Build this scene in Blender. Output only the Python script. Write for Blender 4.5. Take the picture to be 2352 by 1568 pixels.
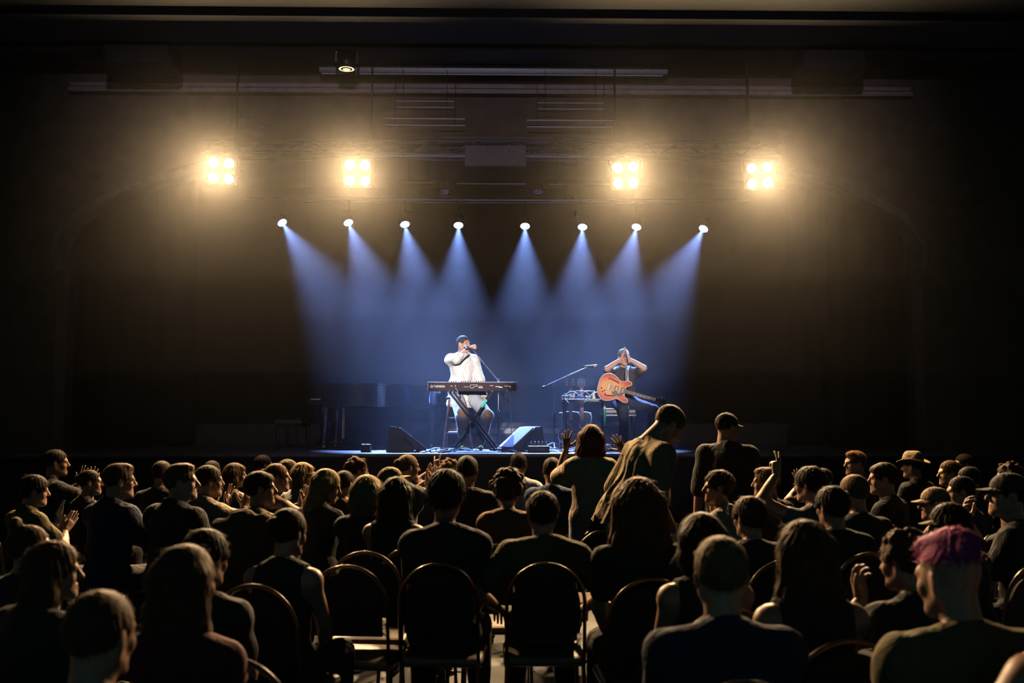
import bpy, bmesh, math, random
import numpy as np
from mathutils import Vector, Matrix, Euler

for _o in list(bpy.data.objects):
    bpy.data.objects.remove(_o, do_unlink=True)
SC = bpy.context.scene
COL = SC.collection
PI = math.pi
random.seed(7)
rng = np.random.default_rng(7)

# ------------------------------------------------------------------ camera
F_PX, W_PX, H_PX = 2287.0, 2352.0, 1568.0
CAM = Vector((0.0, 0.0, 1.615))
PITCH, YAW = math.radians(4.774), math.radians(1.08)
cam_data = bpy.data.cameras.new('camera')
cam_data.sensor_width = 36.0
cam_data.lens = F_PX / W_PX * 36.0
cam_data.clip_start = 0.05
cam_data.clip_end = 200
cam_data.dof.use_dof = True
cam_data.dof.focus_distance = 13.5
cam_data.dof.aperture_fstop = 2.8
camera = bpy.data.objects.new('camera', cam_data)
COL.objects.link(camera)
camera.location = CAM
camera.rotation_euler = (PI / 2 + PITCH, 0, -YAW)
SC.camera = camera
RCAM = Euler(camera.rotation_euler, 'XYZ').to_matrix()


def at(px, py, Y):
    """world point that the photograph shows at (px, py) and that stands Y metres into the hall"""
    d = RCAM @ Vector(((px - W_PX / 2) / F_PX, -(py - H_PX / 2) / F_PX, -1.0))
    return CAM + d * (Y / d.y)


# ------------------------------------------------------------------ world, exposure
world = bpy.data.worlds.new('world')
SC.world = world
world.use_nodes = True
_bg = world.node_tree.nodes['Background']
_bg.inputs['Color'].default_value = (0.22, 0.62, 0.72, 1)
_bg.inputs['Strength'].default_value = 0.10
SC.view_settings.view_transform = 'Standard'
SC.view_settings.look = 'None'
SC.view_settings.exposure = 0.0
SC.view_settings.gamma = 1.0
SC.view_settings.use_curve_mapping = False
SC.cycles.max_bounces = 3
SC.cycles.diffuse_bounces = 0
SC.cycles.glossy_bounces = 1
SC.cycles.transmission_bounces = 2
SC.cycles.volume_bounces = 0
SC.cycles.use_denoising = True
SC.cycles.use_adaptive_sampling = True
SC.cycles.adaptive_threshold = 0.12
SC.cycles.adaptive_min_samples = 14
SC.cycles.sample_clamp_indirect = 2.0
SC.cycles.caustics_reflective = False
SC.cycles.caustics_refractive = False

STAGE_Z, EDGE_Y, BACK_Y, PROS_Y, CEIL_Z = 1.24, 13.2, 19.2, 13.25, 6.40
HAZE_DENSITY, HAZE_G = 0.0090, 0.30
WARM = (1.0, 0.66, 0.33)
BLUE = (0.23, 0.385, 1.0)
BLINDER_W, PAR_W, FRONT_W, FILL_W = 790.0, 6600.0, 19000.0, 850.0


def spot(name, loc, aim, watts, colour, angle, blend, radius, parent=None):
    ld = bpy.data.lights.new(name, 'SPOT')
    ld.energy, ld.color = watts, colour
    ld.spot_size, ld.spot_blend = math.radians(angle), blend
    ld.shadow_soft_size = radius
    o = bpy.data.objects.new(name, ld)
    COL.objects.link(o)
    o.location = loc
    o.rotation_euler = (Vector(aim) - Vector(loc)).to_track_quat('-Z', 'Y').to_euler()
    return o


# the house's own follow spots, over the heads at the rear of the hall
spot('follow_spot_piano', (-1.2, -2.4, 3.5), (-0.32, 14.9, 2.42), FRONT_W, (1.0, 0.90, 0.86), 5.0, 0.5, 0.12)
spot('follow_spot_guitar', (1.4, -2.4, 3.5), (1.84, 14.8, 2.28), FRONT_W * 0.6, (1.0, 0.86, 0.80), 4.6, 0.5, 0.12)

spot('cornice_fill', (0.0, -2.4, 5.9), (0.0, 13.2, 5.95), FILL_W, (0.86, 0.70, 0.90), 46, 0.6, 0.15)  # added fill lamp, unseen at the rear, brightening the cornice and screen case

# ------------------------------------------------------------------ materials
_mats = {}


def mat(key, rgb, rough=0.6, metal=0.0, noise=0.12, scale=30.0, bump=0.0, emit=None, estr=0.0, sheen=0.0, coat=0.0,
        alpha=None, spec=0.5, wave=None, tint=None, wrinkle=0.0):
    if key in _mats:
        return _mats[key]
    m = bpy.data.materials.new(key)
    m.use_nodes = True
    nt = m.node_tree
    b = nt.nodes['Principled BSDF']
    tc = nt.nodes.new('ShaderNodeTexCoord')
    nz = nt.nodes.new('ShaderNodeTexNoise')
    nz.inputs['Scale'].default_value = scale
    nz.inputs['Detail'].default_value = 3.0
    nt.links.new(tc.outputs['Object'], nz.inputs['Vector'])
    rp = nt.nodes.new('ShaderNodeValToRGB')
    rp.color_ramp.elements[0].position = 0.3
    rp.color_ramp.elements[1].position = 0.7
    rp.color_ramp.elements[0].color = (*[c * (1 - noise) for c in rgb], 1)
    rp.color_ramp.elements[1].color = (*[min(1, c * (1 + noise)) for c in rgb], 1)
    nt.links.new(nz.outputs['Fac'], rp.inputs['Fac'])
    nt.links.new(rp.outputs['Color'], b.inputs['Base Color'])
    b.inputs['Roughness'].default_value = rough
    b.inputs['Metallic'].default_value = metal
    b.inputs['Specular IOR Level'].default_value = spec
    if sheen:
        b.inputs['Sheen Weight'].default_value = sheen
        b.inputs['Sheen Roughness'].default_value = 0.45
        mx_ = max(rgb)
        b.inputs['Sheen Tint'].default_value = (*([min(1, 0.3 + c) for c in rgb] if tint is None else [min(1, (0.25 + 0.75 * c / mx_) * (0.35 + 1.2 * mx_)) for c in rgb]), 1)
    if coat:
        b.inputs['Coat Weight'].default_value = coat
    if emit:
        b.inputs['Emission Color'].default_value = (*emit, 1)
        b.inputs['Emission Strength'].default_value = estr
        m.cycles.emission_sampling = 'NONE'
    if bump:
        bp = nt.nodes.new('ShaderNodeBump')
        bp.inputs['Strength'].default_value = bump
        bp.inputs['Distance'].default_value = 0.01
        if wave:
            wv = nt.nodes.new('ShaderNodeTexWave')
            wv.inputs['Scale'].default_value = wave
            wv.inputs['Distortion'].default_value = 2.5
            nt.links.new(tc.outputs['Object'], wv.inputs['Vector'])
            nt.links.new(wv.outputs['Fac'], bp.inputs['Height'])
        else:
            nt.links.new(nz.outputs['Fac'], bp.inputs['Height'])
        nt.links.new(bp.outputs['Normal'], b.inputs['Normal'])
    if wrinkle:
        n2 = nt.nodes.new('ShaderNodeTexNoise')
        n2.inputs['Scale'].default_value = 7.0
        n2.inputs['Detail'].default_value = 5.0
        n2.inputs['Distortion'].default_value = 1.4
        mp = nt.nodes.new('ShaderNodeMapping')
        mp.inputs['Scale'].default_value = (1.7, 1.7, 0.8)
        nt.links.new(tc.outputs['Object'], mp.inputs['Vector'])
        nt.links.new(mp.outputs['Vector'], n2.inputs['Vector'])
        b2 = nt.nodes.new('ShaderNodeBump')
        b2.inputs['Strength'].default_value = wrinkle
        b2.inputs['Distance'].default_value = 0.05
        nt.links.new(n2.outputs['Fac'], b2.inputs['Height'])
        nt.links.new(b2.outputs['Normal'], b.inputs['Normal'])
    _mats[key] = m
    return m


M_BLACK = mat('matte black', (0.012, 0.013, 0.015), 0.65)
M_METAL = mat('black powder coated metal', (0.02, 0.02, 0.022), 0.38, 0.3)
M_CHROME = mat('chrome', (0.65, 0.65, 0.68), 0.18, 1.0, noise=0.04)
M_STEEL = mat('grey steel', (0.30, 0.30, 0.33), 0.35, 0.8)
M_CURTAIN = mat('dark velour', (0.008, 0.009, 0.012), 0.95, spec=0.1)
M_FLOOR = mat('hall floor', (0.045, 0.044, 0.043), 0.55, scale=6, noise=0.3, bump=0.05)
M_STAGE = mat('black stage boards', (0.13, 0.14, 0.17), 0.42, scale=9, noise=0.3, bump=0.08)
M_FASCIA = mat('stage front cloth', (0.035, 0.033, 0.034), 0.9, scale=40)
M_PLASTER = mat('brown plaster', (0.16, 0.12, 0.095), 0.85, scale=4, noise=0.18, bump=0.05)
M_MOULD = mat('pale moulding', (0.42, 0.345, 0.32), 0.6, scale=8, noise=0.15)
M_CEIL = mat('dark ceiling', (0.008, 0.011, 0.012), 0.9, scale=3, noise=0.2)
M_HALLWALL = mat('dark hall wall', (0.07, 0.075, 0.08), 0.9, scale=3, noise=0.2)
M_PALE = mat('pale painted board', (0.50, 0.50, 0.50), 0.6, scale=10)


# ------------------------------------------------------------------ mesh helpers
def link(o, parent=None):
    COL.objects.link(o)
    if parent is not None:
        o.parent = parent
    return o


def smooth(me, flag=True):
    me.polygons.foreach_set('use_smooth', [flag] * len(me.polygons))


def mesh_obj(name, verts, faces, m, parent=None, sm=False):
    me = bpy.data.meshes.new(name)
    me.from_pydata([tuple(v) for v in verts], [], [tuple(f) for f in faces])
    me.materials.append(m)
    if sm:
        smooth(me)
    me.update()
    return link(bpy.data.objects.new(name, me), parent)


class MB:
    """collects shapes in one mesh"""

    def __init__(s):
        s.v, s.f, s.sm = [], [], []

    def add(s, vs, fs, sm=False):
        n = len(s.v)
        s.v += [tuple(v) for v in vs]
        s.f += [tuple(i + n for i in f) for f in fs]
        s.sm += [sm] * len(fs)
        return s

    def box(s, c, d, R=None, bev=0.0):
        x, y, z = (k / 2 for k in d)
        R = R or Matrix.Identity(3)
        c = Vector(c)
        if bev <= 0:
            vs = [c + R @ Vector((sx * x, sy * y, sz * z)) for sx in (-1, 1) for sy in (-1, 1) for sz in (-1, 1)]
            return s.add(vs, [(0, 1, 3, 2), (4, 6, 7, 5), (0, 4, 5, 1), (2, 3, 7, 6), (0, 2, 6, 4), (1, 5, 7, 3)])
        bm = bmesh.new()
        bmesh.ops.create_cube(bm, size=1.0)
        for v in bm.verts:
            v.co = Vector((v.co.x * d[0], v.co.y * d[1], v.co.z * d[2]))
        bmesh.ops.bevel(bm, geom=bm.edges[:], offset=min(bev, 0.49 * min(d)), segments=2, affect='EDGES', profile=0.5)
        bm.verts.index_update()
        s.add([c + R @ v.co for v in bm.verts], [[v.index for v in f.verts] for f in bm.faces])
        bm.free()
        return s

    def tube(s, pts, r, n=8, cap=True, closed=False):
        pts = [Vector(p) for p in pts]
        rs = r if isinstance(r, (list, tuple)) else [r] * len(pts)
        N = len(pts)
        vs, fs = [], []
        prev = None
        for i, p in enumerate(pts):
            a = pts[(i - 1) % N] if (i > 0 or closed) else p
            b = pts[(i + 1) % N] if (i < N - 1 or closed) else p
            t = (b - a).normalized()
            if prev is None:
                u = t.orthogonal().normalized()
            else:
                u = (prev - t * prev.dot(t))
                u = u.normalized() if u.length > 1e-6 else t.orthogonal().normalized()
            prev = u
            w = t.cross(u)
            for k in range(n):
                a_ = 2 * PI * k / n
                vs.append(p + (u * math.cos(a_) + w * math.sin(a_)) * rs[i])
        for i in range(N if closed else N - 1):
            j = (i + 1) % N
            for k in range(n):
                k2 = (k + 1) % n
                fs.append((i * n + k, i * n + k2, j * n + k2, j * n + k))
        s.add(vs, fs, True)
        if cap and not closed:
            s.add(vs[:n], [tuple(range(n))[::-1]])
            s.add(vs[-n:], [tuple(range(n))])
        return s

    def lathe(s, prof, c=(0, 0, 0), R=None, n=20):
        """prof: list of (radius, height along local z)"""
        R = R or Matrix.Identity(3)
        c = Vector(c)
        vs, fs = [], []
        for r, h in prof:
            for k in range(n):
                a = 2 * PI * k / n
                vs.append(c + R @ Vector((r * math.cos(a), r * math.sin(a), h)))
        for i in range(len(prof) - 1):
            for k in range(n):
                k2 = (k + 1) % n
                fs.append((i * n + k, i * n + k2, (i + 1) * n + k2, (i + 1) * n + k))
        return s.add(vs, fs, True)

    def prism(s, poly, y0, y1, axis='y', R=None, c=(0, 0, 0), sm=False):
        """extrude a 2-D outline: axis y -> outline is (x, z); axis z -> (x, y); axis x -> (y, z)"""
        R = R or Matrix.Identity(3)
        c = Vector(c)

        def P(u, v, w):
            return c + R @ (Vector((u, w, v)) if axis == 'y' else Vector((u, v, w)) if axis == 'z' else Vector((w, u, v)))
        n = len(poly)
        a = [P(u, v, y0) for u, v in poly]
        b = [P(u, v, y1) for u, v in poly]
        s.add(a, [tuple(range(n))])
        s.add(b, [tuple(range(n))[::-1]])
        s.add(a + b, [(i, (i + 1) % n, n + (i + 1) % n, n + i) for i in range(n)], sm)
        return s

    def build(s, name, m, parent=None):
        me = bpy.data.meshes.new(name)
        me.from_pydata(s.v, [], s.f)
        me.polygons.foreach_set('use_smooth', s.sm)
        me.materials.append(m)
        me.update()
        bm = bmesh.new()
        bm.from_mesh(me)
        bmesh.ops.recalc_face_normals(bm, faces=bm.faces[:])
        bm.to_mesh(me)
        bm.free()
        return link(bpy.data.objects.new(name, me), parent)


def tag(o, label=None, cat=None, group=None, kind=None):
    if label:
        o['label'] = label
    if cat:
        o['category'] = cat
    if group:
        o['group'] = group
    if kind:
        o['kind'] = kind
    return o


def thing(name, label, cat, loc=(0, 0, 0), rot=(0, 0, 0), group=None):
    o = bpy.data.objects.new(name, None)
    o.empty_display_size = 0.1
    link(o)
    o.location = loc
    o.rotation_euler = rot
    return tag(o, label, cat, group)


def lettering(name, text, size, m, parent, loc, rot=(PI / 2, 0, 0), extrude=0.0008, align='LEFT'):
    cu = bpy.data.curves.new(name, 'FONT')
    cu.body, cu.size, cu.extrude = text, size, extrude
    cu.align_x = align
    cu.resolution_u = 3
    t = bpy.data.objects.new(name, cu)
    COL.objects.link(t)
    bpy.context.view_layer.update()
    me = bpy.data.meshes.new_from_object(t.evaluated_get(bpy.context.evaluated_depsgraph_get()))
    bpy.data.objects.remove(t, do_unlink=True)
    me.materials.clear()
    me.materials.append(m)
    o = link(bpy.data.objects.new(name, me), parent)
    o.location, o.rotation_euler = loc, rot
    return o


def copy_tree(o, parent=None):
    c = o.copy()
    COL.objects.link(c)
    c.parent = parent
    for ch in list(o.children):
        copy_tree(ch, c)
    return c


# ------------------------------------------------------------------ the hall
def structure(name, label=None):
    o = bpy.data.objects[name]
    return tag(o, label, kind='structure')


HW = 7.6
MB().box((0, 5.1, -0.05), (2 * HW, 16.4, 0.10)).build('floor', M_FLOOR)
structure('floor', 'dark hall floor under the rows of chairs')
MB().box((-HW - 0.1, 5.1, 3.3), (0.2, 16.4, 6.7)).build('wall_left', M_HALLWALL)
structure('wall_left', 'dark side wall of the hall')
MB().box((HW + 0.1, 5.1, 3.3), (0.2, 16.4, 6.7)).build('wall_right', M_HALLWALL)
structure('wall_right', 'dark side wall of the hall')
MB().box((0, 5.1, CEIL_Z + 0.06), (2 * HW + 0.4, 16.4, 0.12)).build('ceiling', M_CEIL)
structure('ceiling', 'dark hall ceiling above the audience')
for i, (yy, dz, hh) in enumerate(((12.30, 0.04, 0.08), (11.28, 0.04, 0.08))):
    MB().box((0, yy, CEIL_Z - dz), (2 * HW, 0.16, hh)).build('trim_ceiling_%d' % (i + 1), M_CEIL)
    structure('trim_ceiling_%d' % (i + 1), 'dark beam across the hall ceiling')

# stage block
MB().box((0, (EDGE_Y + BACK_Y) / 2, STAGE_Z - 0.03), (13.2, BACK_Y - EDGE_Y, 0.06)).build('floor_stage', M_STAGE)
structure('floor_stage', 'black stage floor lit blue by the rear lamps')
MB().box((0, EDGE_Y + 0.06, (STAGE_Z - 0.06) / 2), (15.2, 0.08, STAGE_Z - 0.06)).build('wall_stage_front', M_FASCIA)
structure('wall_stage_front', 'dark front of the stage below its edge')
MB().box((0, EDGE_Y - 0.01, STAGE_Z - 0.025), (13.2, 0.05, 0.05), bev=0.012).build('trim_stage_edge', M_STAGE)
structure('trim_stage_edge', 'rounded nosing along the stage edge')

# proscenium wall with its flat elliptical arch
ARCH_A, ARCH_Z0, ARCH_B = 5.80, 3.95, 1.46


def arch_pt(t, da=0.0):
    return ((ARCH_A + da) * math.cos(t), ARCH_Z0 + (ARCH_B + da) * math.sin(t))


na = 48
arch = [arch_pt(PI * i / na) for i in range(na + 1)]          # right springing to left
vs, fs = [], []
for x, z in arch:
    vs += [(x, PROS_Y, z), (x, PROS_Y, CEIL_Z), (x, PROS_Y + 0.35, z), (x, PROS_Y + 0.35, CEIL_Z)]
for i in range(na):
    a, b = 4 * i, 4 * (i + 1)
    fs += [(a, a + 1, b + 1, b), (a, b, b + 2, a + 2), (a + 2, b + 2, b + 3, a + 3)]
mesh_obj('wall_proscenium', vs, fs, M_PLASTER)
w = bpy.data.objects['wall_proscenium']
for sgn in (-1, 1):
    MB().box((sgn * (ARCH_A + HW) / 2, PROS_Y + 0.175, CEIL_Z / 2), (HW - ARCH_A, 0.35, CEIL_Z)).build('pier', M_PLASTER, w)
structure('wall_proscenium', 'brown proscenium wall arching over the stage')
# arch moulding: a half-round bead that follows the opening
mb = MB()
mb.tube([(x, PROS_Y - 0.02, z) for x, z in [arch_pt(-0.18 + (PI + 0.36) * i / 72, 0.06) for i in range(73)]], 0.06, 8)
mb.build('trim_arch', mat('darker arch bead', (0.20, 0.165, 0.15), 0.8, scale=8, noise=0.2))  # bead toned darker than the cornice so it stands out less
structure('trim_arch', 'pale bead moulding round the proscenium arch')
# two-step cornice above the arch
for i, (y0, y1, px, dd) in enumerate(((193, 203, 1133, 0.10), (207, 218, 1133, 0.16))):
    a, b = at(px, y0, PROS_Y - 0.1), at(px, y1, PROS_Y - 0.1)
    MB().box((0, PROS_Y - dd / 2, (a.z + b.z) / 2), (11.4, dd, a.z - b.z), bev=0.012).build('trim_cornice_%d' % (i + 1), M_MOULD)
    structure('trim_cornice_%d' % (i + 1), 'pale cornice band above the arch')

# back of the stage: curtain hanging in folds over a pale skirting board
nx = 240
vs, fs = [], []
for i in range(nx + 1):
    x = -6.4 + 12.8 * i / nx
    y = BACK_Y - 0.12 + 0.012 * math.sin(i * 0.55) + 0.008 * math.sin(i * 0.21)
    vs += [(x, y, STAGE_Z + 0.42), (x, y, 6.2)]
for i in range(nx):
    fs.append((2 * i, 2 * i + 2, 2 * i + 3, 2 * i + 1))
cur = mesh_obj('back_curtain', vs, fs, M_CURTAIN, sm=True)
tag(cur, 'dark full-width velour curtain hanging at the back of the stage', 'curtain')
MB().box((0, BACK_Y + 0.1, 3.3), (13.2, 0.2, 6.6)).build('wall_stage_back', M_HALLWALL)
structure('wall_stage_back', 'dark rear wall of the stage')
MB().box((-0.1, BACK_Y - 0.02, STAGE_Z + 0.255), (4.6, 0.04, 0.10)).build('trim_skirting', M_PALE)
structure('trim_skirting', 'pale board along the foot of the rear stage wall')
for sgn in (-1, 1):
    MB().box((sgn * 6.5, (PROS_Y + BACK_Y) / 2 + 0.3, 3.2), (0.2, BACK_Y - PROS_Y, 6.4)).build('wall_wing_left' if sgn < 0 else 'wall_wing_right', M_HALLWALL)
    structure('wall_wing_left' if sgn < 0 else 'wall_wing_right', 'dark wing wall beside the stage')
    # wing curtains
    for k, yy in enumerate((15.3, 17.4)):
        n2 = 30
        vs, fs = [], []
        for i in range(n2 + 1):
            x = sgn * (5.2 + 1.25 * i / n2)
            y = yy + 0.015 * math.sin(i * 0.8)
            vs += [(x, y, STAGE_Z + 0.02), (x, y, 6.2)]
        for i in range(n2):
            fs.append((2 * i, 2 * i + 2, 2 * i + 3, 2 * i + 1))
        c = mesh_obj('wing_curtain', vs, fs, M_CURTAIN, sm=True)
        tag(c, '%s dark wing curtain at the %s side of the stage' % (('nearer', 'farther')[k], 'left' if sgn < 0 else 'right'), 'curtain', 'wing curtains')
MB().box((0, (PROS_Y + BACK_Y) / 2 + 0.2, 6.46), (13.4, BACK_Y - PROS_Y + 0.4, 0.12)).build('ceiling_stage', M_CEIL)
structure('ceiling_stage', 'dark ceiling over the stage')

# ------------------------------------------------------------------ haze in the air over and before the stage
for hz0, hz1, hk, hl in ((1.27, 2.20, 0.60, 'thinnest lowest layer of theatrical haze over the stage floor'), (2.203, 3.30, 0.84, 'middle layer of theatrical haze around the musicians'),
                         (3.303, 6.395, 1.04, 'densest upper layer of theatrical haze around the lamps')):
    hz = MB().box((0, 15.15, (hz0 + hz1) / 2), (12.7, 7.9, hz1 - hz0)).build('stage_haze', M_BLACK)
    hm = bpy.data.materials.new('thin theatrical haze')
    hm.use_nodes = True
    hn = hm.node_tree
    for n in list(hn.nodes):
        if n.type != 'OUTPUT_MATERIAL':
            hn.nodes.remove(n)
    vsn = hn.nodes.new('ShaderNodeVolumeScatter')
    vsn.inputs['Color'].default_value = (1, 1, 1, 1)
    vsn.inputs['Density'].default_value = HAZE_DENSITY * hk
    vsn.inputs['Anisotropy'].default_value = HAZE_G
    hn.links.new(vsn.outputs['Volume'], hn.nodes['Material Output'].inputs['Volume'])
    hm.cycles.homogeneous_volume = True
    hz.data.materials.clear()
    hz.data.materials.append(hm)
    tag(hz, hl, 'haze', 'haze in the air', kind='stuff')
# ------------------------------------------------------------------ overhead rig
M_LAMP = mat('lit tungsten lamp', (1, 0.9, 0.7), 0.3, emit=(1.0, 0.80, 0.52), estr=22.0)
M_LED = mat('lit blue led', (0.6, 0.7, 1), 0.3, emit=(0.62, 0.70, 1.0), estr=4.0)
M_LEDFACE = mat('led lens plate', (0.35, 0.38, 0.6), 0.3, emit=(0.30, 0.36, 1.0), estr=0.8)
M_TRUSS = mat('dark truss tube', (0.06, 0.06, 0.065), 0.4, 0.6)
M_PIPE = mat('grey scaffold pipe', (0.60, 0.58, 0.70), 0.45, 0.4)
M_SCREEN = mat('white screen case', (0.80, 0.78, 0.86), 0.45)
M_PANEL = mat('grey acoustic panel', (0.22, 0.20, 0.24), 0.85)


def pipe(name, px0, px1, py, Y, r, m, label, group=None):
    a, b = at(px0, py, Y), at(px1, py, Y)
    b.z = a.z
    o = thing(name, label, 'pipe', (0, Y, a.z), group=group)
    MB().tube([(a.x, 0, 0), (b.x, 0, 0)], r, 10).build('pipe_length', m, o)
    for k in (0.12, 0.88):
        x = a.x + (b.x - a.x) * k
        MB().tube([(x, 0, 0), (x, 0, 6.402 - a.z)], 0.004, 5).build('hanging_wire', M_TRUSS, o)
    return o


# truss that carries the blinders
TY = 12.80
ta, tb = at(470, 344, TY), at(1790, 344, TY)
tz = ta.z
truss = thing('lighting_truss', 'long dark lattice truss carrying the four warm blinders', 'truss', (0, TY, tz))
for dy in (-0.13, 0.13):
    for dz in (-0.07, 0.10):
        MB().tube([(ta.x, dy, dz), (tb.x, dy, dz)], 0.022, 8).build('chord', M_TRUSS, truss)
nb = int((tb.x - ta.x) / 0.2625)
for k in range(nb):
    x0 = ta.x + (tb.x - ta.x) * k / nb
    x1 = ta.x + (tb.x - ta.x) * (k + 1) / nb
    z0, z1 = (-0.07, 0.10) if k % 2 == 0 else (0.10, -0.07)
    MB().tube([(x0, -0.13, z0), (x1, -0.13, z1)], 0.012, 6).build('brace', M_TRUSS, truss)
for x in (ta.x + 0.4, -1.6, 1.6, tb.x - 0.4):
    MB().tube([(x, 0, 0.1), (x, 0, 6.41 - tz)], 0.012, 6).build('hanger', M_TRUSS, truss)
pipe('batten_pipe', 690, 1620, 349, TY + 0.85, 0.055, M_PIPE, 'fat pale batten right behind the lattice truss', 'battens')
pipe('batten_pipe', 740, 1560, 358, TY + 0.95, 0.016, M_PIPE, 'thin grey batten just under the lattice truss', 'battens')
for x0, x1, side in ((885, 1068, 'left'), (1210, 1412, 'right')):
    for yy, nm in ((272, 'upper'), (287, 'lower')):
        pipe('batten_pipe', x0, x1, yy + (0 if side == 'left' else 4), PROS_Y - 0.25, 0.010, M_PIPE, '%s thin batten above the arch, %s of the grey panel' % (nm, side), 'battens')
    for yy, nm in ((232, 'higher'), (246, 'lower')):
        pipe('batten_pipe', x0 + 25, x1 - 25, yy + (0 if side == 'left' else 4), PROS_Y - 0.35, 0.006, M_PIPE, '%s hairline rod under the cornice, %s of centre' % (nm, side), 'battens')
pipe('batten_pipe', 930, 996, 419, 15.6, 0.014, M_PIPE, 'short batten left of the two unlit lamps', 'battens')
pipe('batten_pipe', 1048, 1208, 421, 15.6, 0.014, M_PIPE, 'batten between the two unlit lamps', 'battens')
pipe('batten_pipe', 1262, 1420, 423, 15.6, 0.010, M_PIPE, 'batten right of the two unlit lamps', 'battens')
LED_Y = 17.0
pipe('batten_pipe', 560, 1720, 456, LED_Y + 0.05, 0.026, M_PIPE, 'long batten from which the eight blue lamps hang', 'battens')
pipe('batten_pipe', 700, 1560, 463, LED_Y + 0.4, 0.014, M_PIPE, 'thin batten just behind the blue lamps', 'battens')
a, b = at(1068, 335, TY - 0.35), at(1208, 382, TY - 0.35)
pn = thing('acoustic_baffle', 'grey rectangular panel hung at the middle of the truss', 'panel', ((a.x + b.x) / 2, TY - 0.35, (a.z + b.z) / 2))
MB().box((0, 0, 0), (b.x - a.x, 0.08, a.z - b.z), bev=0.01).build('panel_body', M_PANEL, pn)
for sx in (-0.3, 0.3):
    MB().tube([(sx, 0.02, 0.12), (sx, 0.22, 0.09)], 0.012, 6).build('bracket', M_TRUSS, pn)

# ---- warm four-lamp blinders
BL = [(508, 392, -4.0, 'leftmost'), (821, 397, -1.5, 'second from left'), (1437, 402, 3.0, 'third from left'), (1745, 403, 4.0, 'rightmost')]
BY = 12.50
for px, py, roll, which in BL:
    p = at(px, py, BY)
    head = thing('blinder_light', '%s of the four glowing warm four-lamp blinders' % which, 'stage light', p, group='warm blinders on the truss')
    tilt = math.radians(16)
    R = Matrix.Rotation(math.radians(-roll), 3, 'Y') @ Matrix.Rotation(tilt, 3, 'X')
    # in the local frame the lamps look along -y
    sp = 0.098
    MB().box(R @ Vector((0, 0.09, 0)), (0.38, 0.12, 0.38), R=R, bev=0.02).build('housing', M_METAL, head)
    for sx in (-1, 1):
        for sz in (-1, 1):
            c = R @ Vector((sx * sp, 0.0, sz * sp))
            Rl = R @ Matrix.Rotation(PI / 2, 3, 'X')
            lamp = MB().lathe([(0.001, 0.012), (0.030, 0.010), (0.050, 0.004), (0.058, -0.006), (0.060, -0.02)], c, Rl, 20).build('lamp', M_LAMP, head)
            MB().lathe([(0.060, -0.03), (0.076, -0.03), (0.082, 0.008), (0.068, 0.008), (0.061, -0.012)], c, Rl, 20).build('lamp_rim', M_METAL, lamp)
            q = p + R @ Vector((sx * sp, -0.03, sz * sp))
            spot('blinder_beam', q, q + R @ Vector((0, -1, 0)), BLINDER_W, WARM, 150, 1.0, 0.05)
    yk = [(-0.22, 0.09, 0), (-0.22, 0.09, 0.24), (0.22, 0.09, 0.24), (0.22, 0.09, 0)]
    MB().tube([Vector(k) for k in yk], 0.014, 6).build('yoke', M_METAL, head)
    MB().tube([(0, 0.09, 0.24), (0, 0.17, tz - 0.07 - p.z)], 0.018, 6).build('clamp', M_METAL, head)

# ---- eight blue led pars
PARS = [(648, 511, -0.90), (800, 511, -0.85), (930, 515, -0.62), (1053, 517, -0.49), (1206, 519, 0.45), (1338, 521, 1.1), (1462, 521, 1.30), (1616, 525, 1.25)]
NTH = ['leftmost', 'second from left', 'third from left', 'fourth from left', 'fifth from left', 'sixth from left', 'seventh from left', 'rightmost']
bz = at(1133, 456, LED_Y).z
for (px, py, tx), which in zip(PARS, NTH):
    p = at(px, py, LED_Y)
    aim = Vector((tx, 14.45, STAGE_Z))
    d = (aim - p).normalized()
    Rl = d.to_track_quat('Z', 'Y').to_matrix()
    head = thing('led_par_light', '%s of the eight lit blue lamps over the stage' % which, 'stage light', p, group='blue lamps over the stage')
    MB().lathe([(0.02, -0.20), (0.07, -0.20), (0.095, -0.16), (0.098, 0.012), (0.088, 0.012), (0.086, 0.0)], (0, 0, 0), Rl, 22).build('housing', M_METAL, head)
    face = MB().lathe([(0.0005, 0.002), (0.087, 0.002)], (0, 0, 0), Rl, 22).build('lens_plate', M_LEDFACE, head)
    leds = [(0, 0)] + [(0.034 * math.cos(k * PI / 3), 0.034 * math.sin(k * PI / 3)) for k in range(6)] + \
        [(0.068 * math.cos(k * PI / 6), 0.068 * math.sin(k * PI / 6)) for k in range(12)]
    for u, v in leds:
        MB().lathe([(0.0005, 0.012), (0.009, 0.010), (0.0145, 0.003)], Rl @ Vector((u, v, 0)), Rl, 8).build('led', M_LED, face)
    side = Vector((1, 0, 0))
    MB().tube([Vector((-0.115, 0.06, 0.05)), Vector((-0.115, 0.05, 0.22)), Vector((0.115, 0.05, 0.22)), Vector((0.115, 0.06, 0.05))], 0.010, 6).build('yoke', M_METAL, head)
    MB().tube([(0, 0.05, 0.22), (0, 0.05, bz - p.z + 0.02)], 0.016, 6).build('clamp', M_METAL, head)
    spot('par_beam', p + d * 0.03, aim, PAR_W, BLUE, 38, 1.0, 0.02)

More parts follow.
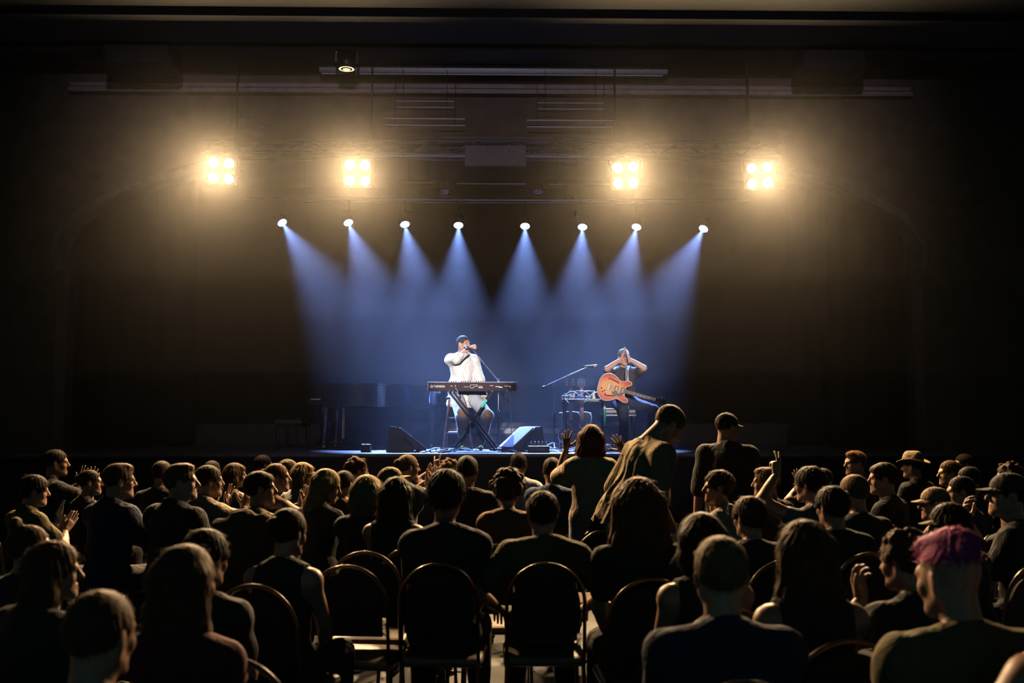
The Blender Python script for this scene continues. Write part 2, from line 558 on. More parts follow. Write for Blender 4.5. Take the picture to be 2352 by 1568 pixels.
# ---- two unlit lamps and the grey screen case, loudspeakers, lamp near the ceiling
for px, side in ((1022, 'left'), (1236, 'right')):
    p = at(px, 441, 15.6)
    head = thing('unlit_par_light', 'unlit lamp with dim facets hanging %s of the centre line' % side, 'stage light', p, group='unlit lamps')
    Rl = Vector((0, -0.5, -1)).normalized().to_track_quat('Z', 'Y').to_matrix()
    MB().lathe([(0.02, -0.18), (0.07, -0.18), (0.09, -0.13), (0.092, 0.01), (0.08, 0.01), (0.078, 0.0), (0.0005, 0.0)], (0, 0, 0), Rl, 18).build('housing', M_METAL, head)
    for k in range(7):
        u, v = (0, 0) if k == 0 else (0.045 * math.cos(k * PI / 3), 0.045 * math.sin(k * PI / 3))
        MB().lathe([(0.0005, 0.012), (0.018, 0.002)], Rl @ Vector((u, v, 0)), Rl, 8).build('led', M_CHROME, head)
    MB().tube([(0, 0, 0.1), (0, 0, 6.402 - p.z)], 0.010, 6).build('clamp', M_METAL, head)

a, b = at(735, 149, 12.95), at(1532, 149, 12.95)
sz_ = (at(735, 147, 12.95).z + at(735, 171, 12.95).z) / 2
scr = thing('projection_screen', 'rolled-up projection screen in a long pale case under the ceiling', 'screen', ((a.x + b.x) / 2, 12.95, sz_))
L = b.x - a.x
MB().lathe([(0.001, -L / 2), (0.058, -L / 2), (0.058, L / 2), (0.001, L / 2)], (0, 0, 0.006), Matrix.Rotation(PI / 2, 3, 'Y'), 20).build('roller_case', M_SCREEN, scr)
MB().tube([(-L / 2 + 0.03, -0.02, -0.066), (L / 2 - 0.06, -0.02, -0.066)], 0.010, 6).build('bottom_bar', M_SCREEN, scr)
for sx in (-1, 1):
    MB().box((sx * (L / 2 - 0.4), 0.13, 0.05), (0.04, 0.32, 0.03)).build('bracket', M_METAL, scr)
MB().tube([(0.02, -0.06, 0.07), (0.02, -0.065, -0.03)], 0.004, 5).build('pull_cord', M_SCREEN, scr)

for px0, px1, py0, py1, side in ((250, 404, 136, 166, 'left'), (1832, 1980, 146, 178, 'right')):
    a, b = at(px0, py0, 12.4), at(px1, py1, 12.4)
    sp_ = thing('ceiling_loudspeaker', 'long black loudspeaker hung under the ceiling at the %s' % side, 'loudspeaker', ((a.x + b.x) / 2, 12.4, b.z), group='loudspeakers under the ceiling')
    w_ = b.x - a.x
    h_ = 6.40 - b.z
    MB().prism([(-w_ / 2, 0.0), (w_ / 2 - 0.04, 0.0), (w_ / 2, 0.06), (w_ / 2, h_), (-w_ / 2, h_), (-w_ / 2 - 0.0, 0.06)], -0.2, 0.2).build('cabinet', M_METAL, sp_)
    MB().box((0, -0.205, h_ * 0.5), (w_ * 0.9, 0.012, h_ * 0.7)).build('grille', M_BLACK, sp_)

p = at(796, 158, 12.3)
hl = thing('moving_head_light', 'dark moving lamp with a warm rim hanging before the screen case', 'stage light', p)
MB().lathe([(0.05, -0.01), (0.10, 0.0), (0.115, 0.03), (0.118, 0.10), (0.10, 0.20), (0.06, 0.24), (0.001, 0.25)], (0, 0, 0), None, 18).build('lamp_body', M_METAL, hl)
MB().lathe([(0.001, 0.002), (0.06, -0.006), (0.098, -0.004)], (0, 0, 0), None, 18).build('lens', mat('warm glowing lens', (1, 0.8, 0.5), 0.4, emit=(1.0, 0.72, 0.40), estr=1.6), hl)
MB().tube([(-0.135, 0, 0.08), (-0.135, 0, 0.2), (-0.10, 0, 0.29), (0.10, 0, 0.29), (0.135, 0, 0.2), (0.135, 0, 0.08)], 0.016, 8).build('yoke', M_STEEL, hl)
MB().tube([(0, 0, 0.28), (0, 0, 6.41 - p.z)], 0.03, 8).build('clamp', M_METAL, hl)
# ------------------------------------------------------------------ people: fields of blended shapes turned into meshes
def V(*a):
    return np.array(a, dtype=np.float64)


def rotz(a):
    c, s = math.cos(a), math.sin(a)
    return np.array([[c, -s, 0], [s, c, 0], [0, 0, 1.0]])


def rotx(a):
    c, s = math.cos(a), math.sin(a)
    return np.array([[1.0, 0, 0], [0, c, -s], [0, s, c]])


def roty(a):
    c, s = math.cos(a), math.sin(a)
    return np.array([[c, 0, s], [0, 1.0, 0], [-s, 0, c]])


class Field:
    def __init__(s, lo, hi, v):
        s.lo, s.v = np.array(lo, float), v
        s.n = np.maximum(((np.array(hi) - s.lo) / v).astype(int) + 2, 3)
        s.D = np.full(s.n, 0.3, np.float32)
        s.ax = [(s.lo[i] + v * np.arange(s.n[i])).astype(np.float32) for i in range(3)]

    def _sub(s, lo, hi):
        a = np.clip(np.floor((np.array(lo) - s.lo) / s.v).astype(int), 0, s.n - 1)
        b = np.clip(np.ceil((np.array(hi) - s.lo) / s.v).astype(int) + 1, 1, s.n)
        sl = tuple(slice(a[i], max(b[i], a[i] + 1)) for i in range(3))
        return sl, s.ax[0][sl[0]][:, None, None], s.ax[1][sl[1]][None, :, None], s.ax[2][sl[2]][None, None, :]

    def _put(s, sl, d, k, op):
        A = s.D[sl]
        if op == 'cut':
            d = -d
            if k > 0:
                h = np.maximum(k - np.abs(A - d), 0) / k
                s.D[sl] = np.maximum(A, d) + h * h * k * 0.25
            else:
                s.D[sl] = np.maximum(A, d)
        elif k > 0:
            h = np.maximum(k - np.abs(A - d), 0) / k
            s.D[sl] = np.minimum(A, d) - h * h * k * 0.25
        else:
            s.D[sl] = np.minimum(A, d)

    def cone(s, a, b, ra, rb, k=0.02, e=0.0, op='add', bulge=0.0, t0=0.0, t1=1.0):
        a, b = np.array(a, float), np.array(b, float)
        if t0 > 0 or t1 < 1:
            ra, rb = ra + (rb - ra) * t0, ra + (rb - ra) * t1
            a, b = a + (b - a) * t0, a + (b - a) * t1
        pad = max(ra, rb) + e + k + 2 * s.v + abs(bulge)
        sl, x, y, z = s._sub(np.minimum(a, b) - pad, np.maximum(a, b) + pad)
        d = b - a
        L = max(float(d @ d), 1e-9)
        t = np.clip(((x - a[0]) * d[0] + (y - a[1]) * d[1] + (z - a[2]) * d[2]) / L, 0, 1)
        q = np.sqrt((x - a[0] - t * d[0]) ** 2 + (y - a[1] - t * d[1]) ** 2 + (z - a[2] - t * d[2]) ** 2)
        r = ra + (rb - ra) * t + e
        if bulge:
            r = r + bulge * np.sin(PI * t)
        s._put(sl, q - r, k, op)

    def ell(s, c, r, R=None, k=0.02, e=0.0, op='add'):
        c = np.array(c, float)
        r = np.array(r, float) + e
        pad = float(r.max()) + k + 2 * s.v
        sl, x, y, z = s._sub(c - pad, c + pad)
        x, y, z = x - c[0], y - c[1], z - c[2]
        if R is not None:
            x, y, z = (R[0, 0] * x + R[1, 0] * y + R[2, 0] * z, R[0, 1] * x + R[1, 1] * y + R[2, 1] * z,
                       R[0, 2] * x + R[1, 2] * y + R[2, 2] * z)
        k0 = np.sqrt((x / r[0]) ** 2 + (y / r[1]) ** 2 + (z / r[2]) ** 2)
        k1 = np.sqrt((x / r[0] ** 2) ** 2 + (y / r[1] ** 2) ** 2 + (z / r[2] ** 2) ** 2)
        s._put(sl, k0 * (k0 - 1.0) / np.maximum(k1, 1e-6), k, op)

    def half(s, p, n, k=0.0):
        """keep what lies behind the plane (p, n)"""
        p, n = np.array(p, float), np.array(n, float)
        n = n / np.linalg.norm(n)
        x, y, z = s.ax[0][:, None, None], s.ax[1][None, :, None], s.ax[2][None, None, :]
        d = (x - p[0]) * n[0] + (y - p[1]) * n[1] + (z - p[2]) * n[2]
        s._put((slice(None),) * 3, -d, k, 'cut')

    def ripple(s, fn):
        x, y, z = s.ax[0][:, None, None], s.ax[1][None, :, None], s.ax[2][None, None, :]
        s.D += fn(x, y, z).astype(np.float32)

    def mesh(s):
        D = s.D
        S = D < 0
        c = np.zeros(tuple(np.array(D.shape) - 1), np.uint8)
        n = D.shape
        offs = [(i, j, k) for i in (0, 1) for j in (0, 1) for k in (0, 1)]
        for i, j, k in offs:
            c += S[i:n[0] - 1 + i, j:n[1] - 1 + j, k:n[2] - 1 + k]
        mix = (c > 0) & (c < 8)
        cell = np.argwhere(mix)
        idx = np.full(mix.shape, -1, np.int64)
        idx[mix] = np.arange(len(cell))
        pos = np.zeros((len(cell), 3))
        cnt = np.zeros(len(cell))
        val = {o: D[cell[:, 0] + o[0], cell[:, 1] + o[1], cell[:, 2] + o[2]] for o in offs}
        for a in offs:
            for ax in range(3):
                if a[ax] == 0:
                    b = list(a)
                    b[ax] = 1
                    b = tuple(b)
                    da, db = val[a], val[b]
                    m = (da < 0) != (db < 0)
                    t = np.where(m, da / np.where(m, da - db, 1), 0)
                    for q in range(3):
                        pos[:, q] += np.where(m, a[q] + (t if q == ax else 0), 0)
                    cnt += m
        verts = (cell + pos / np.maximum(cnt, 1)[:, None]) * s.v + s.lo
        quads = []
        for ax in range(3):
            u, w = (ax + 1) % 3, (ax + 2) % 3
            A = np.moveaxis(S, (ax, u, w), (0, 1, 2))
            I = np.moveaxis(idx, (ax, u, w), (0, 1, 2))
            ch = A[:-1, 1:-1, 1:-1] != A[1:, 1:-1, 1:-1]
            p = np.argwhere(ch)
            if len(p) == 0:
                continue
            i, j, k = p[:, 0], p[:, 1] + 1, p[:, 2] + 1
            q = np.stack([I[i, j - 1, k - 1], I[i, j, k - 1], I[i, j, k], I[i, j - 1, k]], 1)
            flip = ~A[i, j, k]
            q[flip] = q[flip][:, ::-1]
            quads.append(q)
        quads = np.concatenate(quads) if quads else np.zeros((0, 4), int)
        quads = quads[(quads >= 0).all(1)]
        return verts, quads


def np_mesh(name, pieces, mats, mi=None):
    """pieces: list of (verts, quads[, material index array])"""
    n = 0
    vs, qs, ms = [], [], []
    for p in pieces:
        vs.append(p[0])
        qs.append(p[1] + n)
        ms.append(p[2] if len(p) > 2 else np.zeros(len(p[1]), int))
        n += len(p[0])
    v, q, m = np.concatenate(vs), np.concatenate(qs), np.concatenate(ms)
    me = bpy.data.meshes.new(name)
    me.vertices.add(len(v))
    me.vertices.foreach_set('co', v.astype(np.float32).ravel())
    me.loops.add(len(q) * 4)
    me.loops.foreach_set('vertex_index', q.astype(np.int32).ravel())
    me.polygons.add(len(q))
    me.polygons.foreach_set('loop_start', np.arange(0, len(q) * 4, 4, dtype=np.int32))
    me.polygons.foreach_set('use_smooth', np.ones(len(q), bool))
    for x in mats:
        me.materials.append(x)
    me.polygons.foreach_set('material_index', m.astype(np.int32))
    me.update(calc_edges=True)
    return me


# ---- head, in its own frame: origin between the ears, +y to the face
_heads = {}


def head_piece(fem=False, v=0.0065, smile=False):
    key = (fem, v, smile)
    if key in _heads:
        return _heads[key]
    f = Field((-0.10, -0.125, -0.205), (0.10, 0.135, 0.130), v)
    j = 0.90 if fem else 1.0
    f.ell((0, -0.012, 0.030), (0.074, 0.094, 0.086), k=0.02)
    f.ell((0, 0.034, -0.028), (0.058 * j, 0.056, 0.084), k=0.035)
    for s in (-1, 1):
        f.cone((s * 0.054 * j, -0.012, -0.050), (s * 0.014, 0.068, -0.098), 0.021, 0.019, k=0.03)
        f.ell((s * 0.038, 0.062, -0.028), (0.024, 0.020, 0.026), k=0.02)
        f.ell((s * 0.0765, -0.008, -0.006), (0.009, 0.021, 0.033), R=rotz(s * 0.45) @ rotx(-0.2), k=0.008)
    f.ell((0, 0.076, -0.098), (0.019 * j, 0.017, 0.016), k=0.02)
    f.cone((-0.036, 0.074, 0.021), (0.036, 0.074, 0.021), 0.014, 0.014, k=0.02)
    for s in (-1, 1):
        f.ell((s * 0.031, 0.100, 0.002), (0.019, 0.016, 0.012), k=0.012, op='cut')
        f.ell((s * 0.031, 0.077, 0.002), (0.0125, 0.0125, 0.0115), k=0.004)
        f.cone((s * 0.018, 0.092, 0.016), (s * 0.042, 0.084, 0.016), 0.006, 0.005, k=0.006)
    f.cone((0, 0.088, 0.014), (0, 0.111, -0.026), 0.0085, 0.0125, k=0.014)
    for s in (-1, 1):
        f.ell((s * 0.0115, 0.098, -0.031), (0.0085, 0.010, 0.008), k=0.008)
    w = 0.028 if smile else 0.021
    for z, r in ((-0.0605, 0.0075), (-0.0735, 0.0085)):
        f.cone((-w, 0.079, z + (0.004 if smile else 0)), (0, 0.089, z), r * 0.6, r, k=0.008)
        f.cone((w, 0.079, z + (0.004 if smile else 0)), (0, 0.089, z), r * 0.6, r, k=0.008)
    f.cone((-w, 0.098, -0.066), (w, 0.098, -0.066), 0.004 if not smile else 0.0065, 0.004 if not smile else 0.0065, k=0.004, op='cut')
    rn = 0.050 if fem else 0.057
    f.cone((0, -0.020, -0.040), (0, -0.036, -0.20), rn, rn + 0.004, k=0.03)
    vv, qq = f.mesh()
    keep = vv[qq].mean(1)[:, 2] > -0.199
    qq = qq[keep]
    c = vv[qq].mean(1)
    mi = np.zeros(len(qq), int)
    mi[(np.abs(np.abs(c[:, 0]) - 0.031) < 0.012) & (np.abs(c[:, 2] - 0.002) < 0.0065) & (c[:, 1] > 0.078)] = 1
    mi[(np.abs(c[:, 0]) < w) & (np.abs(c[:, 2] + 0.067) < 0.0115) & (c[:, 1] > 0.078)] = 2
    _heads[key] = (vv, qq, mi)
    return _heads[key]


# ---- right hand, in its own frame: wrist at the origin, fingers to +y, palm to -z, thumb to -x
_hands = {}
HAND = {  # per finger index..little: (spread deg, curl deg per joint x3); thumb: (direction), curl
    'flat': ([(-3, 3, 4, 4), (-1, 2, 3, 3), (1, 2, 3, 3), (4, 4, 5, 5)], ((-0.55, 0.80, -0.15), 8)),
    'open': ([(-13, 5, 6, 6), (-3, 3, 4, 4), (7, 5, 6, 6), (19, 8, 9, 8)], ((-0.85, 0.55, -0.15), 10)),
    'relax': ([(-3, 28, 30, 20), (-1, 34, 34, 22), (1, 38, 36, 24), (4, 42, 38, 24)], ((-0.55, 0.70, -0.55), 22)),
    'fist': ([(-1, 74, 86, 55), (0, 78, 88, 55), (1, 80, 88, 55), (3, 82, 88, 55)], ((-0.45, 0.75, -0.75), 34)),
    'point': ([(-3, 6, 8, 6), (2, 12, 14, 10), (1, 80, 88, 55), (3, 82, 88, 55)], ((-0.45, 0.70, -0.75), 34)),
    'horns': ([(-8, 8, 8, 6), (0, 70, 80, 50), (1, 72, 80, 50), (12, 14, 12, 8)], ((-0.80, 0.60, -0.2), 12)),
}


def hand_piece(pose, v=0.0052):
    key = (pose, v)
    if key in _hands:
        return _hands[key]
    f = Field((-0.105, -0.06, -0.10), (0.085, 0.205, 0.05), v)
    f.cone((0, -0.055, 0), (0, 0.012, 0), 0.0255, 0.0245, k=0.02)
    for x, y0, r in ((-0.026, 0.082, 0.0125), (-0.009, 0.086, 0.0125), (0.009, 0.083, 0.012), (0.025, 0.074, 0.0115)):
        f.cone((x * 0.55, 0.012, 0.0), (x, y0, 0.002), 0.0165, r, k=0.014)
    f.ell((0, 0.05, -0.005), (0.034, 0.042, 0.013), k=0.014)
    fg, (td, tc) = HAND[pose]
    bases = [(-0.0285, 0.086), (-0.0095, 0.091), (0.0095, 0.087), (0.0265, 0.077)]
    lens = [(0.040, 0.025, 0.019), (0.044, 0.028, 0.020), (0.041, 0.026, 0.019), (0.032, 0.020, 0.017)]
    for (bx, by), ln, (spr, c1, c2, c3) in zip(bases, lens, fg):
        p = V(bx, by, 0.001)
        sp = math.radians(spr)
        ang = 0.0
        r = 0.0094
        for L, c in zip(ln, (c1, c2, c3)):
            ang += math.radians(c)
            dr = V(math.sin(sp) * math.cos(ang), math.cos(sp) * math.cos(ang), -math.sin(ang))
            q = p + dr * L
            f.cone(p, q, r, r - 0.0009, k=0.003)
            r -= 0.0009
            p = q
    td = V(*td)
    td /= np.linalg.norm(td)
    p = V(-0.020, 0.018, -0.006)
    r = 0.0135
    tip = V(0.30, 0.9, -0.25)
    tip /= np.linalg.norm(tip)
    for i, L in enumerate((0.044, 0.030, 0.024)):
        w = i * tc / 60.0
        dr = td * (1 - w) + tip * w
        dr /= np.linalg.norm(dr)
        q = p + dr * L
        f.cone(p, q, r, r - 0.0016, k=0.008 if i == 0 else 0.003)
        r -= 0.0016
        p = q
    vv, qq = f.mesh()
    qq = qq[vv[qq].mean(1)[:, 1] > -0.052]
    _hands[key] = (vv, qq)
    return _hands[key]


def hand_frame(f, n):
    y = np.array(f, float)
    y /= np.linalg.norm(y)
    z = -np.array(n, float)
    z = z - y * (z @ y)
    z /= np.linalg.norm(z)
    return np.stack([np.cross(y, z), y, z], 1)


# ---- skeleton
def ik(S, W, la, lb, pole):
    d = W - S
    L = np.linalg.norm(d)
    if L > (la + lb) * 0.998:
        W = S + d / L * (la + lb) * 0.998
        d = W - S
        L = np.linalg.norm(d)
    L = max(L, abs(la - lb) + 0.02)
    u = d / np.linalg.norm(d)
    x = (la * la - lb * lb + L * L) / (2 * L)
    h = math.sqrt(max(la * la - x * x, 1e-6))
    p = pole - u * (pole @ u)
    p /= max(np.linalg.norm(p), 1e-6)
    return S + u * x + p * h, W


# hand targets are offsets from the base of the neck in the frame of the trunk (right, forward, up); fingers, palm likewise
def ARM(side, kind):
    s = side
    A = {
        'lap': ((s * 0.10, 0.34, -0.46), (s * 0.9, -0.3, -0.6), (-s * 0.4, 0.9, -0.15), (0, -0.1, -1), 'relax'),
        'side': ((s * 0.27, 0.04, -0.60), (s * 0.4, -1, 0), (0, 0.15, -1), (-s * 1, 0, 0), 'relax'),
        'clap': ((s * 0.035, 0.30, -0.14), (s * 1, -0.2, -0.7), (-s * 0.05, 0.55, 0.83), (-s * 1, 0.1, 0), 'flat'),
        'claphigh': ((s * 0.045, 0.30, 0.05), (s * 1, 0, -0.6), (-s * 0.05, 0.3, 0.95), (-s * 1, 0.1, 0), 'flat'),
        'clapopen': ((s * 0.10, 0.30, -0.02), (s * 1, 0, -0.6), (s * 0.12, 0.3, 0.95), (-s * 1, 0.25, 0), 'open'),
        'cheer': ((s * 0.24, 0.16, 0.10), (s * 1, -0.1, -0.5), (s * 0.05, 0.1, 1), (s * 0.1, 1, 0), 'open'),
        'raise': ((s * 0.20, 0.12, 0.40), (s * 1, 0.1, -0.1), (-s * 0.1, 0.1, 1), (0, 1, 0), 'point'),
        'chin': ((s * 0.06, 0.26, 0.02), (s * 1, 0.2, -1), (-s * 0.1, 0.15, 1), (0, -1, 0.1), 'relax'),
        'rest': ((s * 0.26, 0.24, -0.38), (s * 1, -0.5, -0.3), (-s * 0.1, 1, -0.25), (0, -0.1, -1), 'relax'),
        'back': ((s * 0.42, -0.14, -0.34), (s * 0.6, -0.5, -1), (s * 0.5, -0.1, -0.8), (-0.1, 0.2, -1), 'relax'),
    }
    return A[kind] if isinstance(kind, str) else kind


class Skel:
    pass


def skeleton(s=1.0, stand=False, seat=0.44, fem=False, lean=4.0, side=0.0, twist=0.0, head=(0, 0, 0), arms=('lap', 'lap'),
             knees=0.0, legs=None, wide=1.0):
    k = Skel()
    k.s, k.fem, k.stand = s, fem, stand
    hz = (0.945 * s) if stand else seat + 0.105
    k.P = V(0, 0, hz)
    R = rotz(-math.radians(twist)) @ roty(math.radians(side)) @ rotx(-math.radians(lean))
    k.R = R
    T = lambda *a: k.P + R @ (V(*a) * s)
    k.T = T
    k.N = T(0, 0, 0.485)
    sw = (0.158 if fem else 0.178) * wide
    k.S = {1: T(sw, -0.008, 0.418), -1: T(-sw, -0.008, 0.418)}
    hy, hp, hr = (math.radians(a) for a in head)
    nr = rotx(-0.45 * hp) @ roty(0.5 * hr)
    k.RH = R @ rotx(math.radians(lean) * 0.85) @ rotz(-hy) @ roty(hr) @ rotx(-hp)
    k.HC = k.N + R @ rotx(math.radians(lean) * 0.4) @ nr @ (V(0, 0.030, 0.170) * s)
    la, lb = 0.285 * s, 0.255 * s
    k.E, k.W, k.HR, k.hp = {}, {}, {}, {}
    for sd, ar in ((-1, arms[0]), (1, arms[1])):
        off, pole, fd, pn, hpose = ARM(sd, ar)
        W = k.N + R @ (V(*off) * s)
        k.E[sd], k.W[sd] = ik(k.S[sd], W, la, lb, R @ V(*pole))
        k.HR[sd] = hand_frame(R @ V(*fd), R @ V(*pn))
        k.hp[sd] = hpose
    k.hip, k.knee, k.ank, k.toe = {}, {}, {}, {}
    for sd in (-1, 1):
        k.hip[sd] = k.P + V(sd * 0.088 * s, 0.01, -0.02)
        if legs is not None:
            kn, an = legs[0 if sd < 0 else 1]
            k.knee[sd], k.ank[sd] = V(*kn), V(*an)
        elif stand:
            k.knee[sd] = V(sd * 0.10, 0.03, 0.50 * s)
            k.ank[sd] = V(sd * 0.11, -0.02, 0.085)
        else:
            k.knee[sd] = k.hip[sd] + V(sd * (0.05 + knees), 0.41, -0.015)
            k.ank[sd] = V(k.knee[sd][0] + sd * 0.01, k.knee[sd][1] - 0.03, 0.085)
        k.toe[sd] = k.ank[sd] + V(sd * 0.03, 0.155, -0.05)
    return k


def torso(f, k, e=0.0, arm=(1.0, 1.0), hips=True):
    """arm: how much of upper arm and forearm to include"""
    s, T, R = k.s, k.T, k.R
    w = 0.90 if k.fem else 1.0
    if hips:
        f.ell(T(0, -0.005, 0.015), (0.165 * s, 0.120 * s, 0.115 * s), R, 0.05, e)
    f.ell(T(0, 0.005, 0.17), (0.142 * w * s, 0.105 * s, 0.15 * s), R, 0.06, e)
    f.ell(T(0, 0.008, 0.325), (0.160 * w * s, 0.112 * s, 0.165 * s), R, 0.05, e)
    f.ell(T(0, -0.042, 0.36), (0.125 * w * s, 0.066 * s, 0.115 * s), R, 0.04, e)
    if k.fem:
        for sd in (-1, 1):
            f.ell(T(sd * 0.068, 0.092, 0.31), (0.058 * s, 0.050 * s, 0.058 * s), R, 0.04, e)
    f.cone(k.S[-1], k.S[1], 0.052 * s, 0.052 * s, 0.05, e)
    for sd in (-1, 1):
        f.cone(T(sd * 0.018, -0.024, 0.485), k.S[sd], 0.040 * s, 0.046 * s, 0.04, e)
        g = (0.86 if k.fem else 1.0) * s
        if arm[0] > 0:
            f.cone(k.S[sd], k.E[sd], 0.054 * g, 0.042 * g, 0.035, e, t1=arm[0], bulge=0.004)
        if arm[1] > 0:
            f.cone(k.E[sd], k.W[sd], 0.042 * g, 0.0265 * g, 0.02, e, t1=arm[1], bulge=0.005)


def legs(f, k, e=0.0, hips=True, t1=1.0, feet=True):
    s, T = k.s, k.T
    if hips:
        f.ell(k.T(0, -0.005, 0.015), (0.165 * s, 0.120 * s, 0.115 * s), k.R, 0.05, e)
        f.ell(k.T(0, 0.0, 0.10), (0.145 * s, 0.108 * s, 0.10 * s), k.R, 0.05, e)
    for sd in (-1, 1):
        f.cone(k.hip[sd], k.knee[sd], 0.082 * s, 0.058 * s, 0.04, e, bulge=0.004)
        f.cone(k.knee[sd], k.ank[sd], 0.056 * s, 0.038 * s, 0.03, e, bulge=0.010, t1=t1)
        if feet:
            f.cone(k.ank[sd] + V(0, -0.03, -0.035), k.toe[sd], 0.040, 0.034, 0.03, e * 0.5)


def bounds(pts, pad):
    p = np.array(pts)
    return p.min(0) - pad, p.max(0) + pad


def xf(piece, R, t, s=1.0, mirror=False):
    v, q = piece[0] * s, piece[1]
    if mirror:
        v = v * V(-1, 1, 1)
        q = q[:, ::-1]
    return (v @ R.T + t, q) + tuple(piece[2:])


def body_mesh(k, mats, vb=0.017, vl=0.027, vh=0.0065, vhand=0.0052, smile=False):
    pts = [k.P, k.N, *k.S.values(), *k.E.values(), *k.W.values()]
    lo, hi = bounds(pts, 0.20)
    f = Field(lo, hi, vb)
    torso(f, k)
    rn = 0.050 if k.fem else 0.057
    f.cone(k.N + k.R @ V(0, -0.01, -0.03), k.HC + k.RH @ (V(0, -0.025, -0.07) * k.s), rn * k.s, (rn - 0.004) * k.s, 0.03)
    pieces = [f.mesh()]
    pts = [k.P, *k.hip.values(), *k.knee.values(), *k.ank.values(), *k.toe.values()]
    lo, hi = bounds(pts, 0.20)
    g = Field(lo, hi, vl)
    legs(g, k)
    lv, lq = g.mesh()
    pieces.append((lv, lq, np.where(lv[lq].mean(1)[:, 2] < 0.105, 3, 0)))
    pieces.append(xf(head_piece(k.fem, vh, smile), k.RH, k.HC, k.s))
    for sd in (-1, 1):
        pieces.append(xf(hand_piece(k.hp[sd], vhand), k.HR[sd], k.W[sd], k.s * (0.92 if k.fem else 1.0), mirror=sd < 0))
    return np_mesh('person', pieces, mats)


def folds(f, k, amp, seed=0, freq=26.0, vert=0.25):
    r = np.random.default_rng(seed)
    a = [r.uniform(0, 6.28) for _ in range(6)]

    def fn(x, y, z):
        u = x * freq + 2.2 * np.sin(z * 9 + a[0]) + a[1] + z * freq * vert
        w = (z * 0.9 + y * 0.5) * freq * 0.9 + 1.8 * np.sin(x * 11 + a[2]) + a[3]
        return amp * (0.6 * np.sin(u) + 0.5 * np.sin(w) + 0.35 * np.sin(1.9 * u + 1.3 * w + a[4]))
    f.ripple(fn)


def shirt_mesh(k, m, sleeve='short', e=0.014, vs=0.0165, amp=0.0035, collar=False, hem=0.0, neck=0.030, seed=0, low=False, bell=0.0, hood=False, pleat=0.0):
    pts = [k.P, k.N, *k.S.values(), *k.E.values(), *k.W.values()]
    lo, hi = bounds(pts, 0.22)
    lo[2] = min(lo[2], k.P[2] - abs(hem) - 0.1)
    f = Field(lo, hi, vs)
    arm = {'none': (0.0, 0.0), 'cap': (0.22, 0), 'short': (0.62, 0.0), 'elbow': (1.0, 0.06), 'long': (1.0, 0.93)}[sleeve]
    torso(f, k, e, (0, 0))
    g = (0.86 if k.fem else 1.0) * k.s
    for sd in (-1, 1):
        if arm[0] > 0:
            fl = 0.012 if sleeve in ('short', 'cap', 'elbow') else 0.004
            f.cone(k.S[sd], k.E[sd], 0.055 * g, (0.044 + fl) * g, 0.035, e, t1=arm[0])
        if arm[1] > 0:
            f.cone(k.E[sd], k.W[sd], 0.045 * g, 0.031 * g, 0.025, e * 0.9, t1=arm[1])
    if hem:
        f.cone(k.T(0, 0, 0.05), k.T(0, 0.0, -hem), (0.13 + bell * 0.5) * k.s, (0.15 + bell) * k.s, 0.06, e)
    folds(f, k, amp, seed)
    if pleat:
        Ri = k.R.T

        def pl_(x, y, z):
            dx, dy, dz = x - k.P[0], y - k.P[1], z - k.P[2]
            u, w, h = (Ri[i, 0] * dx + Ri[i, 1] * dy + Ri[i, 2] * dz for i in range(3))
            th = np.arctan2(u, -w)
            fade = np.clip((0.50 - h) / 0.25, 0, 1)
            return pleat * fade * (np.sin(13 * th + 2.0 * np.sin(5 * h)) + 0.6 * np.sin(23 * th + 3.0 * np.sin(4 * h + 1)))
        f.ripple(pl_)
    up = k.R @ V(0, 0.10, 1.0)
    if sleeve == 'none' and low:
        f.half(k.T(0, 0, 0.40), k.R @ V(0, 0.0, 1.0), 0.01)
    else:
        f.ell(k.N + k.R @ (V(0, 0.012, 0.095) * k.s), (0.070 * k.s, 0.074 * k.s, 0.078 * k.s), k.R, 0.010, op='cut')
        f.half(k.N + k.R @ V(0, 0, (neck + 0.03) * k.s), up, 0.012)
    if sleeve == 'none' and not low:
        for sd in (-1, 1):
            f.ell(k.S[sd] + k.R @ V(sd * 0.03, 0, -0.01), (0.062, 0.10, 0.10), None, 0.015, op='cut')
    f.half(k.T(0, 0, -0.07 - hem), k.R @ V(0, 0, -1.0), 0.008)
    if collar:
        for i in range(14):
            a0, a1 = 2 * PI * i / 14, 2 * PI * (i + 1) / 14
            p0 = k.N + k.R @ (V(0.066 * math.cos(a0), -0.012 + 0.066 * math.sin(a0), 0.035 - 0.022 * math.sin(a0)) * k.s)
            p1 = k.N + k.R @ (V(0.066 * math.cos(a1), -0.012 + 0.066 * math.sin(a1), 0.035 - 0.022 * math.sin(a1)) * k.s)
            f.cone(p0, p1, 0.015, 0.015, 0.012)
    if hood:
        f.ell(k.N + k.R @ V(0, -0.085, -0.01), (0.10, 0.055, 0.06), k.R @ rotx(0.5), 0.03)
    return np_mesh('shirt', [f.mesh()], [m])


def trouser_mesh(k, m, e=0.012, vt=0.025, t1=0.97, holes=None, amp=0.003):
    pts = [k.P, *k.hip.values(), *k.knee.values(), *k.ank.values()]
    lo, hi = bounds(pts, 0.22)
    f = Field(lo, hi, vt)
    legs(f, k, e, t1=t1, feet=False)
    if amp:
        folds(f, k, amp, 5, 30)
    for c, r in (holes or []):
        f.ell(c, (r, r * 1.3, r), None, 0.006, op='cut')
    return np_mesh('trousers', [f.mesh()], [m])


# ---- hair, in the frame of the head
_hair = {}


